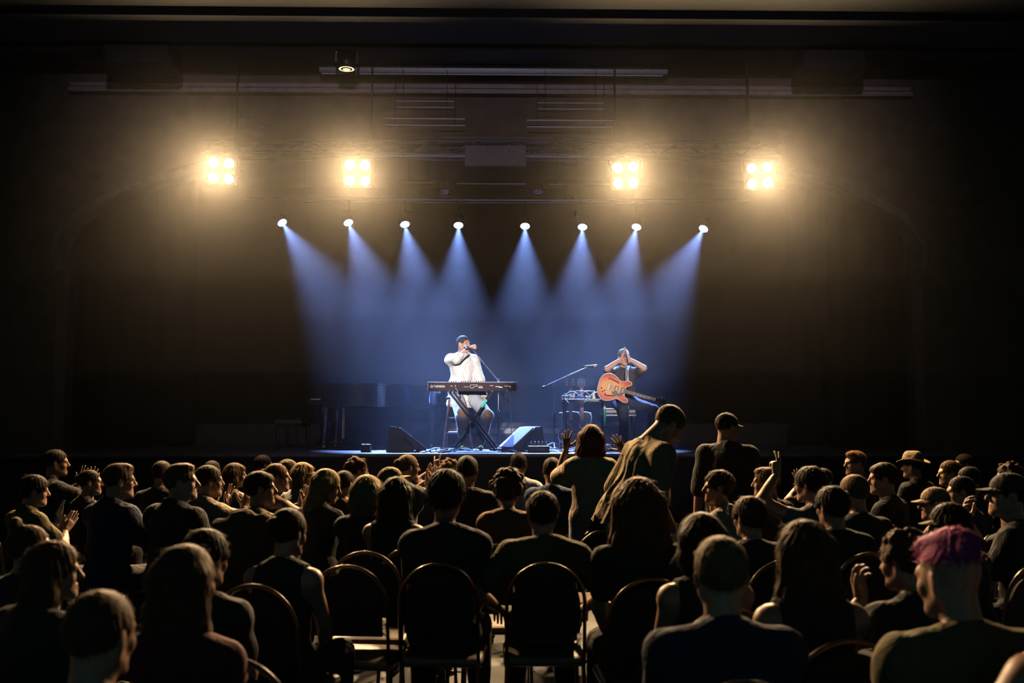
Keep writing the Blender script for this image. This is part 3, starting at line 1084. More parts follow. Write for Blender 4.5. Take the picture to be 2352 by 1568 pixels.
def strands(v, q, n, L, seed, lift=0.006, width=0.0010, down=1.0):
    r = np.random.default_rng(seed)
    e1, e2 = v[q[:, 1]] - v[q[:, 0]], v[q[:, 3]] - v[q[:, 0]]
    nm = np.cross(e1, e2)
    nm /= np.maximum(np.linalg.norm(nm, axis=1), 1e-9)[:, None]
    pick = r.integers(0, len(q), n)
    p = v[q[pick]].mean(1)
    nn = nm[pick]
    c = V(0, -0.03, 0.10)
    flow = (p - c) * V(1, 1, 0.4) + V(0, 0, -0.10 * down) + r.normal(0, 0.02, (n, 3))
    flow -= nn * (flow * nn).sum(1)[:, None]
    flow /= np.maximum(np.linalg.norm(flow, axis=1), 1e-6)[:, None]
    side = np.cross(flow, nn) * width
    l = r.uniform(0.5, 1.2, n)[:, None] * L
    up = r.uniform(0.1, 1.0, n)[:, None] * lift
    a = p - nn * 0.002
    b = p + flow * l * 0.5 + nn * up * 0.7
    d = p + flow * l + nn * up * r.uniform(0.2, 1.4, n)[:, None] + r.normal(0, lift * 0.5, (n, 3))
    vs = np.stack([a - side, a + side, b - side, b + side, d - side * 0.3, d + side * 0.3], 1).reshape(-1, 3)
    i = np.arange(n)[:, None] * 6
    qs = np.concatenate([i + np.array([[0, 1, 3, 2]]), i + np.array([[2, 3, 5, 4]])])
    return vs, qs


def hair_mesh(kind):
    if kind in _hair:
        return _hair[kind]
    v = 0.0078
    f = Field((-0.19, -0.25, -0.46), (0.19, 0.16, 0.24), v)
    e = {'crop': 0.005, 'short': 0.010, 'quiff': 0.010, 'fluffy': 0.020, 'curly': 0.016, 'bigcurly': 0.026, 'afro': 0.040, 'bun': 0.007, 'topbun': 0.007,
         'pony': 0.007, 'bob': 0.014, 'long': 0.013, 'longwavy': 0.016, 'shag': 0.018, 'mohawk': 0.003, 'grey': 0.009, 'pixie': 0.012, 'fringe': 0.012}[kind]
    f.ell((0, -0.014, 0.032), (0.074, 0.094, 0.085), None, 0.02, e)
    r = np.random.default_rng(sum(map(ord, kind)))
    if kind == 'quiff':
        f.ell((0, 0.052, 0.098), (0.046, 0.036, 0.018), rotx(-0.25), 0.03)
    if kind == 'mohawk':
        for i in range(6):
            f.ell((0, -0.09 + 0.032 * i, 0.105 + 0.014 * math.sin(i * 0.9)), (0.042, 0.03, 0.040), None, 0.02)
    if kind in ('curly', 'bigcurly', 'afro'):
        R0 = np.array([0.074, 0.094, 0.085]) + e
        for _ in range(120 if kind != 'curly' else 90):
            d = r.normal(size=3)
            d /= np.linalg.norm(d)
            if d[1] > 0.35 and d[2] < 0.45:
                continue
            if d[2] < -0.55:
                continue
            f.ell(V(0, -0.014, 0.032) + d * R0, V(1, 1, 1) * r.uniform(0.013, 0.024 if kind == 'curly' else 0.031), None, 0.010)
        if kind == 'bigcurly':
            for _ in range(60):
                a = r.uniform(0.15, 2 * PI - 0.15) - PI / 2 + PI
                f.ell((0.095 * math.cos(a), -0.02 + 0.10 * min(math.sin(a), 0.2), r.uniform(-0.16, 0.02)), V(1, 1, 1) * r.uniform(0.02, 0.034), None, 0.012)
    if kind in ('bun', 'topbun'):
        c = (0, -0.115, 0.045) if kind == 'bun' else (0, -0.06, 0.135)
        f.ell(c, (0.036, 0.032, 0.034), None, 0.015)
    if kind == 'pony':
        f.cone((0, -0.10, 0.05), (0, -0.155, -0.02), 0.026, 0.030, 0.02)
        f.cone((0, -0.155, -0.02), (0.01, -0.135, -0.20), 0.030, 0.012, 0.02)
    if kind in ('bob', 'long', 'longwavy', 'shag'):
        zb = {'bob': -0.125, 'long': -0.33, 'longwavy': -0.30, 'shag': -0.20}[kind]
        wd = {'bob': 0.082, 'long': 0.084, 'longwavy': 0.094, 'shag': 0.092}[kind]
        for a in np.linspace(-0.35, PI + 0.35, 13):
            x, y = wd * math.cos(a), -0.030 - 0.068 * math.sin(a) if math.sin(a) > 0 else -0.030 + 0.055 * -math.sin(a)
            f.cone((x * 0.86, y * 0.9, 0.03), (x, y, zb * 0.45), 0.028, 0.027, 0.03)
            f.cone((x, y, zb * 0.45), (x * (0.92 if kind == 'bob' else 1.10), y - (0.0 if kind == 'bob' else 0.012), zb + r.uniform(-0.02, 0.02)), 0.027, 0.016, 0.03)
    if kind == 'fringe' or kind == 'bob':
        f.ell((0, 0.055, 0.070), (0.060, 0.036, 0.028), None, 0.02)
    # open the face, free the ears and the nape
    f.ell((0, 0.120, -0.030), (0.066, 0.075, 0.094), None, 0.014, op='cut')
    if kind in ('crop', 'short', 'quiff', 'fluffy', 'curly', 'bun', 'topbun', 'pony', 'mohawk', 'grey', 'pixie', 'fringe', 'afro'):
        x, y, z = f.ax[0][:, None, None], f.ax[1][None, :, None], f.ax[2][None, None, :]
        lim = {'crop': -0.055, 'short': -0.060, 'quiff': -0.055, 'grey': -0.055, 'mohawk': 0.055}.get(kind, -0.065)
        if kind == 'pony':
            cutd = np.maximum(z + 0.06, -(y + 0.11))
        else:
            cutd = z - lim + np.clip((y + 0.03) * (-0.9 if kind != 'mohawk' else 0), -0.06, 0.0)
        cutd = np.broadcast_to(-(cutd), f.D.shape)
        f.D = np.maximum(f.D, cutd.astype(np.float32))
        for sd in (-1, 1):
            f.ell((sd * 0.088, 0.004, -0.018), (0.024, 0.030, 0.042), None, 0.008, op='cut')
    amp = {'crop': 0.0010, 'mohawk': 0.003, 'grey': 0.0016, 'fluffy': 0.0045, 'shag': 0.004, 'longwavy': 0.0045}.get(kind, 0.0026)

    def fn(x, y, z):
        th = np.arctan2(x, -(y + 0.015))
        wv = 1.6 * np.sin(z * 34 + 2 * th) if kind in ('longwavy', 'shag', 'fluffy') else 0.6 * np.sin(z * 18)
        return 0.55 * amp * (np.sin(19 * th + wv + 3 * np.sin(z * 30)) + 0.6 * np.sin(37 * th + 2 * wv + z * 45))
    f.ripple(fn)
    vv, qq = f.mesh()
    n = {'crop': 900, 'grey': 1100, 'long': 1500, 'longwavy': 1700, 'bob': 1400, 'shag': 1600, 'afro': 1500, 'bigcurly': 1700, 'fluffy': 1500}.get(kind, 1200)
    L = {'crop': 0.010, 'grey': 0.014, 'long': 0.06, 'longwavy': 0.06, 'bob': 0.05, 'shag': 0.05, 'afro': 0.02, 'bigcurly': 0.025, 'fluffy': 0.028,
         'curly': 0.02, 'mohawk': 0.03}.get(kind, 0.024)
    st = strands(vv, qq, n, L, 3, lift=0.009 if kind in ('afro', 'bigcurly', 'curly', 'fluffy', 'mohawk', 'shag') else 0.0045)
    me = np_mesh('hair_' + kind, [(vv, qq), st], [mat('hair base', (0.03, 0.02, 0.015), 0.5)])
    _hair[kind] = me
    return me


# ---- caps, hats and spectacles, in the frame of the head
_wear = {}


def cap_meshes(kind):
    if kind in _wear:
        return _wear[kind]
    if kind == 'cap':
        f = Field((-0.12, -0.14, -0.03), (0.12, 0.14, 0.17), 0.0075)
        f.ell((0, -0.010, 0.036), (0.086, 0.106, 0.092))
        f.half((0, 0, 0.028), (0, 0.10, -1), 0.006)
        f.ell((0, -0.01, 0.128), (0.009, 0.009, 0.006), None, 0.004)
        crown = f.mesh()
        vs, qs = [], []
        nu, nv = 14, 5
        for t in range(2):
            for i in range(nu + 1):
                a = -1.15 + 2.3 * i / nu
                for j in range(nv + 1):
                    w = j / nv
                    x = 0.080 * math.sin(a) * (1 + 0.06 * w)
                    y = 0.080 * math.cos(a) + w * 0.085 * max(math.cos(a * 1.15), 0.0) ** 0.6
                    z = 0.040 - 0.30 * x * x / 0.08 * 0.5 - 0.018 * w - t * 0.004
                    vs.append((x, y, z))
        N = (nu + 1) * (nv + 1)
        for i in range(nu):
            for j in range(nv):
                b = i * (nv + 1) + j
                qs.append((b, b + 1, b + nv + 2, b + nv + 1))
                qs.append((N + b, N + b + nv + 1, N + b + nv + 2, N + b + 1))
        for i in range(nu):
            b = i * (nv + 1) + nv
            qs.append((b, N + b, N + b + nv + 1, b + nv + 1))
        brim = (np.array(vs), np.array(qs))
    else:  # straw hat
        f = Field((-0.12, -0.14, 0.0), (0.12, 0.14, 0.20), 0.0075)
        f.cone((0, -0.035, 0.06), (0, 0.02, 0.06), 0.085, 0.085, 0.02)
        f.cone((0, -0.03, 0.12), (0, 0.02, 0.12), 0.062, 0.062, 0.04)
        f.ell((0, -0.005, 0.195), (0.028, 0.07, 0.028), None, 0.03, op='cut')
        f.half((0, 0, 0.045), (0, 0, -1), 0.004)
        crown = f.mesh()
        vs, qs = [], []
        nu, nv = 40, 4
        for t in range(2):
            for i in range(nu):
                a = 2 * PI * i / nu
                for j in range(nv + 1):
                    w = j / nv
                    rx, ry = 0.080 + 0.075 * w, 0.098 + 0.075 * w
                    z = 0.05 + 0.040 * w * w * abs(math.cos(a)) ** 1.5 - 0.010 * w * abs(math.sin(a)) - t * 0.004
                    vs.append((rx * math.cos(a), -0.008 + ry * math.sin(a), z))
        N = nu * (nv + 1)
        for i in range(nu):
            i2 = (i + 1) % nu
            for j in range(nv):
                b, b2 = i * (nv + 1) + j, i2 * (nv + 1) + j
                qs.append((b, b2, b2 + 1, b + 1))
                qs.append((N + b, N + b + 1, N + b2 + 1, N + b2))
            b, b2 = i * (nv + 1) + nv, i2 * (nv + 1) + nv
            qs.append((b, b2, N + b2, N + b))
        brim = (np.array(vs), np.array(qs))
    d = mat('cap cloth', (0.05, 0.05, 0.05), 0.9)
    _wear[kind] = (np_mesh('cap_crown', [crown], [d]), np_mesh('cap_brim', [brim], [d]))
    return _wear[kind]


def glasses_mesh():
    if 'glasses' in _wear:
        return _wear['glasses']
    mb = MB()
    for s in (-1, 1):
        mb.tube([(s * 0.033 + 0.024 * math.cos(a), 0.103 - 0.012 * abs(math.cos(a) * 0.024 + 0.033) / 0.06, 0.001 + 0.019 * math.sin(a)) for a in [2 * PI * i / 16 for i in range(16)]], 0.0019, 5, closed=True)
        mb.tube([(s * 0.056, 0.094, 0.006), (s * 0.074, 0.06, 0.008), (s * 0.079, -0.005, 0.012)], 0.0019, 5)
    mb.tube([(-0.011, 0.101, 0.004), (0.011, 0.101, 0.004)], 0.0019, 5)
    o = mb.build('glasses', mat('dark spectacle frame', (0.015, 0.015, 0.015), 0.25))
    me = o.data
    bpy.data.objects.remove(o, do_unlink=True)
    _wear['glasses'] = me
    return me


SKIN = {'fair': (0.60, 0.36, 0.27), 'light': (0.52, 0.30, 0.21), 'tan': (0.40, 0.22, 0.14), 'brown': (0.20, 0.10, 0.06)}
HAIRCOL = {'black': (0.020, 0.015, 0.012), 'dark': (0.042, 0.026, 0.017), 'brown': (0.10, 0.055, 0.030), 'lightbrown': (0.20, 0.12, 0.062), 'auburn': (0.18, 0.075, 0.036),
           'blond': (0.38, 0.25, 0.11), 'grey': (0.33, 0.29, 0.25), 'pink': (0.50, 0.07, 0.26), 'dark_bluelit': (0.05, 0.05, 0.06)}  # last entry: dark hair with blue stage light put into its colour
CLOTH = {'black': (0.040, 0.040, 0.042), 'navy': (0.030, 0.040, 0.075), 'char': (0.058, 0.055, 0.056), 'tan': (0.36, 0.26, 0.15), 'cream': (0.60, 0.46, 0.33), 'white': (0.74, 0.72, 0.70),
         'rust': (0.26, 0.13, 0.075), 'olive': (0.16, 0.13, 0.065), 'grey': (0.28, 0.27, 0.27), 'denim': (0.12, 0.16, 0.24), 'blue': (0.06, 0.10, 0.20), 'brown': (0.12, 0.075, 0.045),
         'paledenim': (0.42, 0.45, 0.52), 'maroon': (0.12, 0.03, 0.035), 'teal': (0.03, 0.07, 0.08)}
M_EYE = mat('eye', (0.05, 0.04, 0.04), 0.15)


def skin_mats(tone):
    c = SKIN[tone]
    return [mat('skin ' + tone, c, 0.48, noise=0.10, scale=60, spec=0.45), M_EYE,
            mat('lips ' + tone, (c[0] * 0.85, c[1] * 0.5, c[2] * 0.5), 0.4), M_BLACK]


def cloth(name):
    return mat('cloth ' + name, CLOTH[name], 0.85, noise=0.06, scale=70, sheen=0.06, spec=0.25, wrinkle=0.55)


def haircol(name):
    return mat('hair ' + name, HAIRCOL[name], 0.62, noise=0.25, scale=40, sheen=0.07, bump=0.12, wave=60, spec=0.10, tint=1.6)


N_TRI = [0]


def put_person(label, root, yaw, k, bodym, tone='light', shirt=None, shirtcol='black', trousers=None, trousercol='char', hair='short', hcol='dark',
               cap=None, capcol='black', cap_yaw=0.0, specs=False, hidehair=False, group='audience', hair_scale=1.0):
    o = bpy.data.objects.new('person', bodym)
    link(o)
    o.location = root
    o.rotation_euler = (0, 0, -math.radians(yaw))
    tag(o, label, 'person', group)
    MH = Matrix.Translation(Vector(k.HC)) @ Matrix(k.RH.tolist()).to_4x4() @ Matrix.Scale(k.s, 4)

    def child(name, me, m, M=None):
        c = bpy.data.objects.new(name, me)
        link(c, o)
        if M is not None:
            c.matrix_local = M
        if m is not None:
            c.material_slots[0].link = 'OBJECT'
            c.material_slots[0].material = m
        return c
    res = {'person': o}
    if shirt is not None:
        res['shirt'] = child('shirt', shirt, cloth(shirtcol))
    if trousers is not None:
        res['trousers'] = child('trousers', trousers, cloth(trousercol))
    if hair:
        res['hair'] = child('hair', hair_mesh(hair), haircol(hcol), MH @ Matrix.Scale(hair_scale, 4))
    if cap:
        cr, br = cap_meshes(cap)
        MC = MH @ Matrix.Rotation(-math.radians(cap_yaw), 4, 'Z')
        c = child('cap' if cap == 'cap' else 'hat', cr, cloth(capcol), MC)
        b = bpy.data.objects.new('brim', br)
        link(b, c)
        b.material_slots[0].link = 'OBJECT'
        b.material_slots[0].material = cloth(capcol)
    if specs:
        child('glasses', glasses_mesh(), None, MH)
    return res
# ------------------------------------------------------------------ things on the stage
M_GLOSS = mat('black piano lacquer', (0.006, 0.006, 0.008), 0.22, noise=0.05, spec=0.25)
M_KBPANEL = mat('dark brown keyboard case', (0.038, 0.019, 0.018), 0.65, spec=0.15)
M_KBTOP = mat('satin keyboard top', (0.16, 0.16, 0.18), 0.35)
M_IVORY = mat('white keys', (0.75, 0.74, 0.70), 0.3)
M_WHITE = mat('white print', (0.85, 0.85, 0.85), 0.6, emit=None)
M_BRASS = mat('brass', (0.22, 0.15, 0.06), 0.35, 0.9)
M_WOODRED = mat('red brown wood', (0.16, 0.065, 0.045), 0.45, scale=14, noise=0.3)
M_BROWNTUBE = mat('brown black lacquered tube', (0.030, 0.017, 0.017), 0.6, spec=0.12)
M_GREEN = mat('green tape', (0.05, 0.55, 0.32), 0.6)
M_TEAL = mat('teal tape', (0.02, 0.30, 0.26), 0.6)
M_GREYCAB = mat('grey textured cabinet', (0.20, 0.21, 0.24), 0.75, scale=80, noise=0.2, bump=0.1)
M_GRILLE = mat('lavender grey grille', (0.36, 0.38, 0.50), 0.6, scale=200, noise=0.3, bump=0.2)
M_CABLE = mat('grey cable', (0.30, 0.32, 0.38), 0.45)
M_CABLEB = mat('black cable', (0.03, 0.03, 0.035), 0.4)
M_BLUECLOTH = mat('bright blue cloth', (0.12, 0.25, 0.72), 0.8, sheen=0.2)
M_GREYSTRAP = mat('grey strap', (0.30, 0.28, 0.28), 0.8)
M_SEATPAD = mat('dark vinyl pad', (0.03, 0.032, 0.045), 0.35)
SZ = STAGE_Z
PXM = F_PX


def catmull(pts, n=6, closed=True):
    P = [Vector((*p, 0)) if len(p) == 2 else Vector(p) for p in pts]
    N = len(P)
    out = []
    rng_ = range(N) if closed else range(N - 1)
    for i in rng_:
        if closed:
            p0, p1, p2, p3 = P[i - 1], P[i], P[(i + 1) % N], P[(i + 2) % N]
        else:
            p0, p1, p2, p3 = P[max(i - 1, 0)], P[i], P[i + 1], P[min(i + 2, N - 1)]
        for j in range(n):
            t = j / n
            out.append(0.5 * ((2 * p1) + (p2 - p0) * t + (2 * p0 - 5 * p1 + 4 * p2 - p3) * t * t + (3 * p1 - p0 - 3 * p2 + p3) * t ** 3))
    if not closed:
        out.append(P[-1])
    return out


# ---- grand piano, seen along its curved side
pl, pr = at(738, 880, 15.3).x, at(1010, 880, 15.3).x
PZ = at(800, 880, 15.3).z - SZ
gp = thing('grand_piano', 'black grand piano standing side-on behind the keyboard player', 'piano', (pl, 15.25, SZ))
Lp = pr - pl
out = [(0.0, 0.0), (0.0, 1.46), (Lp * 0.55, 1.46), (Lp * 0.90, 1.40), (Lp, 1.22), (Lp, 1.02), (Lp * 0.93, 0.88), (Lp * 0.80, 0.72), (Lp * 0.66, 0.46), (Lp * 0.50, 0.16), (Lp * 0.36, 0.02), (Lp * 0.26, 0.0)]
o2 = [(v.x, v.y) for v in catmull(out[2:-1], 5, closed=False)]
rim = out[:2] + o2 + out[-1:]
MB().prism(rim, PZ - 0.36, PZ - 0.03, axis='z').build('rim', M_GLOSS, gp)
lid = [(x * 1.01 - 0.0, y * 1.012 - 0.01) for x, y in rim]
MB().prism(lid, PZ - 0.022, PZ, axis='z').build('lid', M_GLOSS, gp)
kb_ = MB().box((-0.11, 0.73, PZ - 0.30), (0.24, 1.40, 0.10), bev=0.015).build('key_bed', M_GLOSS, gp)
MB().box((-0.10, 0.73, PZ - 0.243), (0.15, 1.22, 0.02)).build('key_row', M_IVORY, kb_)
MB().box((0.02, 0.73, PZ - 0.14), (0.03, 1.40, 0.20)).build('fall_board', M_GLOSS, gp)
for lx, ly in ((0.03, 0.14), (0.03, 1.32), (Lp * 0.90, 1.05)):
    lg = MB().lathe([(0.055, 0.085), (0.045, 0.14), (0.05, 0.30), (0.075, 0.48), (0.085, PZ - 0.36)], (lx, ly, 0), None, 8).build('leg', M_GLOSS, gp)
    MB().lathe([(0.001, 0), (0.03, 0.0), (0.04, 0.03), (0.03, 0.085), (0.001, 0.086)], (lx, ly, 0), None, 12).build('caster', M_BRASS, lg)
ly_ = MB().box((0.24, 0.73, 0.135), (0.10, 0.26, 0.05), bev=0.01).build('pedal_lyre', M_GLOSS, gp)
for dy in (-0.07, 0.07):
    MB().tube([(0.24, 0.73 + dy, 0.16), (0.24, 0.73 + dy, PZ - 0.36)], 0.014, 8).build('lyre_post', M_BRASS, ly_)
for dy in (-0.07, 0, 0.07):
    MB().box((0.13, 0.73 + dy, 0.10), (0.16, 0.03, 0.014), bev=0.005).build('pedal', M_BRASS, ly_)
# reading desk folded on the lid
MB().box((0.42, 0.62, PZ + 0.008), (0.22, 0.75, 0.014), bev=0.005).build('music_desk', M_GLOSS, gp)

# ---- piano bench
p = at(672, 960, 15.7)
bn = thing('piano_bench', 'low tufted piano bench left of the grand piano', 'bench', (p.x, 15.75, SZ))
bt = p.z - SZ
cush = MB()
nxx, nyy = 20, 12
vs, fs = [], []
for i in range(nxx + 1):
    for j in range(nyy + 1):
        u, v_ = i / nxx, j / nyy
        ed = min(1, 6 * min(u, 1 - u)) * min(1, 6 * min(v_, 1 - v_))
        vs.append(((u - 0.5) * 0.42, (v_ - 0.5) * 0.86, bt - 0.03 + 0.03 * ed ** 0.5 + 0.012 * math.cos(u * 2 * PI * 3) * math.cos(v_ * 2 * PI * 5) * ed))
for i in range(nxx):
    for j in range(nyy):
        b_ = i * (nyy + 1) + j
        fs.append((b_, b_ + nyy + 1, b_ + nyy + 2, b_ + 1))
cush.add(vs, fs, True)
cush.box((0, 0, bt - 0.055), (0.42, 0.86, 0.05))
cush.build('cushion', M_SEATPAD, bn)
MB().box((0, 0, bt - 0.11), (0.38, 0.80, 0.06)).build('apron', M_GLOSS, bn)
for sx in (-1, 1):
    for sy in (-1, 1):
        MB().tube([(sx * 0.16, sy * 0.36, 0), (sx * 0.16, sy * 0.36, bt - 0.1)], [0.02, 0.028], 8).build('leg', M_GLOSS, bn)

# ---- stage keyboard on its X stand
KY = 14.20
a, b = at(982, 878, KY), at(1187, 897, KY)
kx, kw = (a.x + b.x) / 2, b.x - a.x
kz, kh = b.z, a.z - b.z
kb = thing('stage_keyboard', 'long dark stage keyboard seen from the back, resting on an X-shaped stand', 'keyboard', (kx, KY, kz))
MB().prism([(0.0, 0.0), (0.34, 0.0), (0.36, 0.02), (0.36, kh * 0.62), (0.16, kh * 0.70), (0.12, kh), (0.0, kh)], -kw / 2 + 0.01, kw / 2 - 0.01, axis='x').build('case', M_KBPANEL, kb)
for sx in (-1, 1):
    MB().box((sx * (kw / 2 - 0.005), 0.18, kh * 0.44), (0.012, 0.36, kh * 0.86)).build('end_cheek', M_METAL, kb)
MB().box((0, 0.055, kh + 0.003), (kw, 0.125, 0.008), bev=0.003).build('control_panel', M_KBTOP, kb)
MB().box((0, 0.26, kh * 0.68), (kw - 0.04, 0.15, 0.02)).build('white_key_row', M_IVORY, kb)
MB().box((0, 0.225, kh * 0.68 + 0.014), (kw - 0.05, 0.085, 0.012)).build('black_key_row', M_BLACK, kb)
for i in range(16):
    MB().lathe([(0.008, 0), (0.007, 0.018), (0.0005, 0.019)], (-0.36 + 0.031 * i + (0.05 if i > 4 else 0) + (0.06 if i > 9 else 0), 0.06, kh + 0.006), None, 8).build('knob', M_METAL, kb)
for sx in (-0.5, -0.1, 0.22, 0.55):
    MB().lathe([(0.012, 0), (0.012, -0.012), (0.0005, -0.0125)], (sx, 0.06, 0.0), None, 8).build('rubber_foot', M_BLACK, kb)
sx0 = at(996, 890, KY).x - kx
logo = lettering('lettering', 'YAMAHA', 0.049, M_WHITE, kb, (sx0, -0.0012, kh * 0.38))
logo.scale = (0.80, 1, 1)
ring = MB().tube([(0.019 * math.cos(t), 0, 0.019 * math.sin(t)) for t in [2 * PI * i / 20 for i in range(20)]], 0.0022, 5, closed=True)
for t in (PI / 2, PI / 2 + 2 * PI / 3, PI / 2 - 2 * PI / 3):
    ring.tube([(0, 0, 0), (0.016 * math.cos(t), 0, 0.016 * math.sin(t))], 0.0028, 5)
e_ = ring.build('emblem', M_WHITE, kb)
e_.location = (sx0 - 0.028, -0.001, kh * 0.51)
# outlined CP mark
x0 = at(1088, 890, KY).x - kx
mk = [(-0.050, 0.0), (-0.046, 0.017), (-0.030, 0.022), (0.045, 0.022), (0.052, 0.014), (0.050, 0.004), (0.042, 0.0), (0.006, -0.002), (-0.006, -0.018), (-0.018, -0.024), (-0.038, -0.024), (-0.048, -0.016)]
mk = [(v.x, v.y) for v in catmull(mk, 4)]
m_ = MB().tube([(x, 0, z) for x, z in mk], 0.0026, 5, closed=True).build('model_mark', M_WHITE, kb)
m_.location = (x0, -0.001, kh * 0.52)
for px, w_, h_, dz in ((1037, 0.03, 0.006, 0.56), (1046, 0.012, 0.012, 0.60), (1071, 0.075, 0.004, 0.47), (1104, 0.062, 0.010, 0.38), (1104, 0.055, 0.004, 0.55), (1129, 0.05, 0.005, 0.62), (1143, 0.06, 0.008, 0.50), (1150, 0.05, 0.012, 0.42), (1163, 0.055, 0.006, 0.56), (1171, 0.03, 0.010, 0.50)):
    MB().box((at(px, 890, KY).x - kx, -0.001, kh * dz), (w_, 0.003, h_)).build('printed_legend', M_WHITE, kb)
for px in (1040, 1128, 1140, 1152, 1166):
    MB().lathe([(0.008, 0), (0.008, 0.012), (0.0005, 0.012)], (at(px, 893, KY).x - kx, 0, kh * 0.30), Matrix.Rotation(PI / 2, 3, 'X'), 8).build('socket', M_METAL, kb)

st = thing('keyboard_stand', 'brown X-shaped folding stand under the stage keyboard', 'stand', (kx, KY + 0.16, SZ))
zt = kz - SZ - 0.012
xl, xr = at(1031, 900, KY).x - kx, at(1131, 900, KY).x - kx
fl, fr = at(1040, 1033, KY).x - kx, at(1137, 1033, KY).x - kx


def sqbar(mb_, p0, p1, w_):
    p0, p1 = Vector(p0), Vector(p1)
    d = p1 - p0
    R = d.to_track_quat('Z', 'Y').to_matrix()
    return mb_.box((p0 + p1) / 2, (w_, w_, d.length), R=R, bev=0.006)


for dy in (-0.06, 0.02):
    sqbar(MB(), (xl + (0.0 if dy < 0 else 0.055), dy, zt), (fr + (0.0 if dy < 0 else 0.05), dy, 0.02), 0.034).build('long_leg', M_BROWNTUBE, st)
sqbar(MB(), (xr, -0.02, zt), (fl, -0.02, 0.02), 0.034).build('cross_leg', M_BROWNTUBE, st)
MB().lathe([(0.035, -0.10), (0.035, 0.06), (0.0005, 0.06)], ((xl + xr) / 2 + 0.02, -0.02, zt * 0.43), Matrix.Rotation(PI / 2, 3, 'X'), 14).build('pivot', M_BROWNTUBE, st)
for x in (xl, xr):
    MB().tube([(x, -0.15, zt), (x, 0.17, zt)], 0.016, 8).build('top_arm', M_METAL, st)
    for yy in (-0.15, 0.17):
        MB().box((x, yy, zt + 0.004), (0.05, 0.03, 0.03), bev=0.006).build('end_cap', M_BLACK, st)
for x in (fl, fr):
    MB().tube([(x, -0.22, 0.02), (x, 0.20, 0.02)], 0.018, 8).build('foot_bar', M_BROWNTUBE, st)
for t_, q0, q1 in ((0.20, (xr, zt), (fl, 0.02)), (0.74, (xr, zt), (fl, 0.02))):
    x_, z_ = q0[0] + (q1[0] - q0[0]) * t_, q0[1] + (q1[1] - q0[1]) * t_
    d = Vector((q1[0] - q0[0], 0, q1[1] - q0[1]))
    MB().box((x_ - 0.012 + 0.0, -0.024, z_), (0.030, 0.040, 0.13), R=d.to_track_quat('Z', 'Y').to_matrix()).build('tape', M_GREEN, st)

# ---- bar stool of the keyboard player
PIAN_Y = 14.92
hp = at(1060, 910, PIAN_Y)
stool_h = hp.z - SZ
so = thing('bar_stool', 'tall dark wooden bar stool under the keyboard player', 'stool', (hp.x - 0.05, PIAN_Y, SZ))
MB().lathe([(0.001, stool_h - 0.05), (0.17, stool_h - 0.05), (0.185, stool_h - 0.03), (0.18, stool_h - 0.008), (0.001, stool_h)], (0, 0, 0), None, 24).build('seat', M_SEATPAD, so)
for sx in (-1, 1):
    for sy in (-1, 1):
        sqbar(MB(), (sx * 0.12, sy * 0.12, stool_h - 0.05), (sx * 0.20, sy * 0.20, 0.0), 0.034).build('leg', M_WOODRED, so)
for hh in (0.24, 0.46):
    w_ = 0.12 + (0.20 - 0.12) * (1 - hh / stool_h)
    for sx in (-1, 1):
        MB().tube([(sx * w_, -w_, hh), (sx * w_, w_, hh)], 0.012, 6).build('rung', M_WOODRED, so)
        MB().tube([(-w_, sx * w_, hh + 0.02), (w_, sx * w_, hh + 0.02)], 0.012, 6).build('rung', M_STEEL, so)

# ---- blue cloth hanging over the tail of the piano
a, b = at(986, 893, 15.55), at(1012, 926, 15.55)
vs, fs = [], []
n1, n2 = 14, 16
for j in range(n2 + 1):
    t = j / n2
    for i in range(n1 + 1):
        u = i / n1
        xx = a.x + (b.x - a.x) * (u * (1.0 - 0.08 * t)) + 0.01 * math.sin(t * 6)
        if t < 0.2:
            yy, zz = 16.0 - t / 0.2 * (16.0 - 15.99), PZ + SZ + 0.012
            yy = 15.78 + (0.2 - t) * 1.2
            zz = PZ + SZ + 0.010
        else:
            yy = 15.775 - 0.02 * math.sin(u * 9 + t * 5) - 0.025 * math.sin(u * 21) * t
            zz = PZ + SZ + 0.010 - (t - 0.2) / 0.8 * (PZ + SZ + 0.01 - b.z) - 0.03 * math.sin(u * 5) * t
        vs.append((xx, yy, zz))
for j in range(n2):
    for i in range(n1):
        b_ = j * (n1 + 1) + i
        fs.append((b_, b_ + 1, b_ + n1 + 2, b_ + n1 + 1))
bc = mesh_obj('blue_cloth', vs, fs, M_BLUECLOTH, sm=True)
md = bc.modifiers.new('thickness', 'SOLIDIFY')
md.thickness = 0.006
tag(bc, 'crumpled bright blue cloth hanging over the tail of the piano', 'cloth')


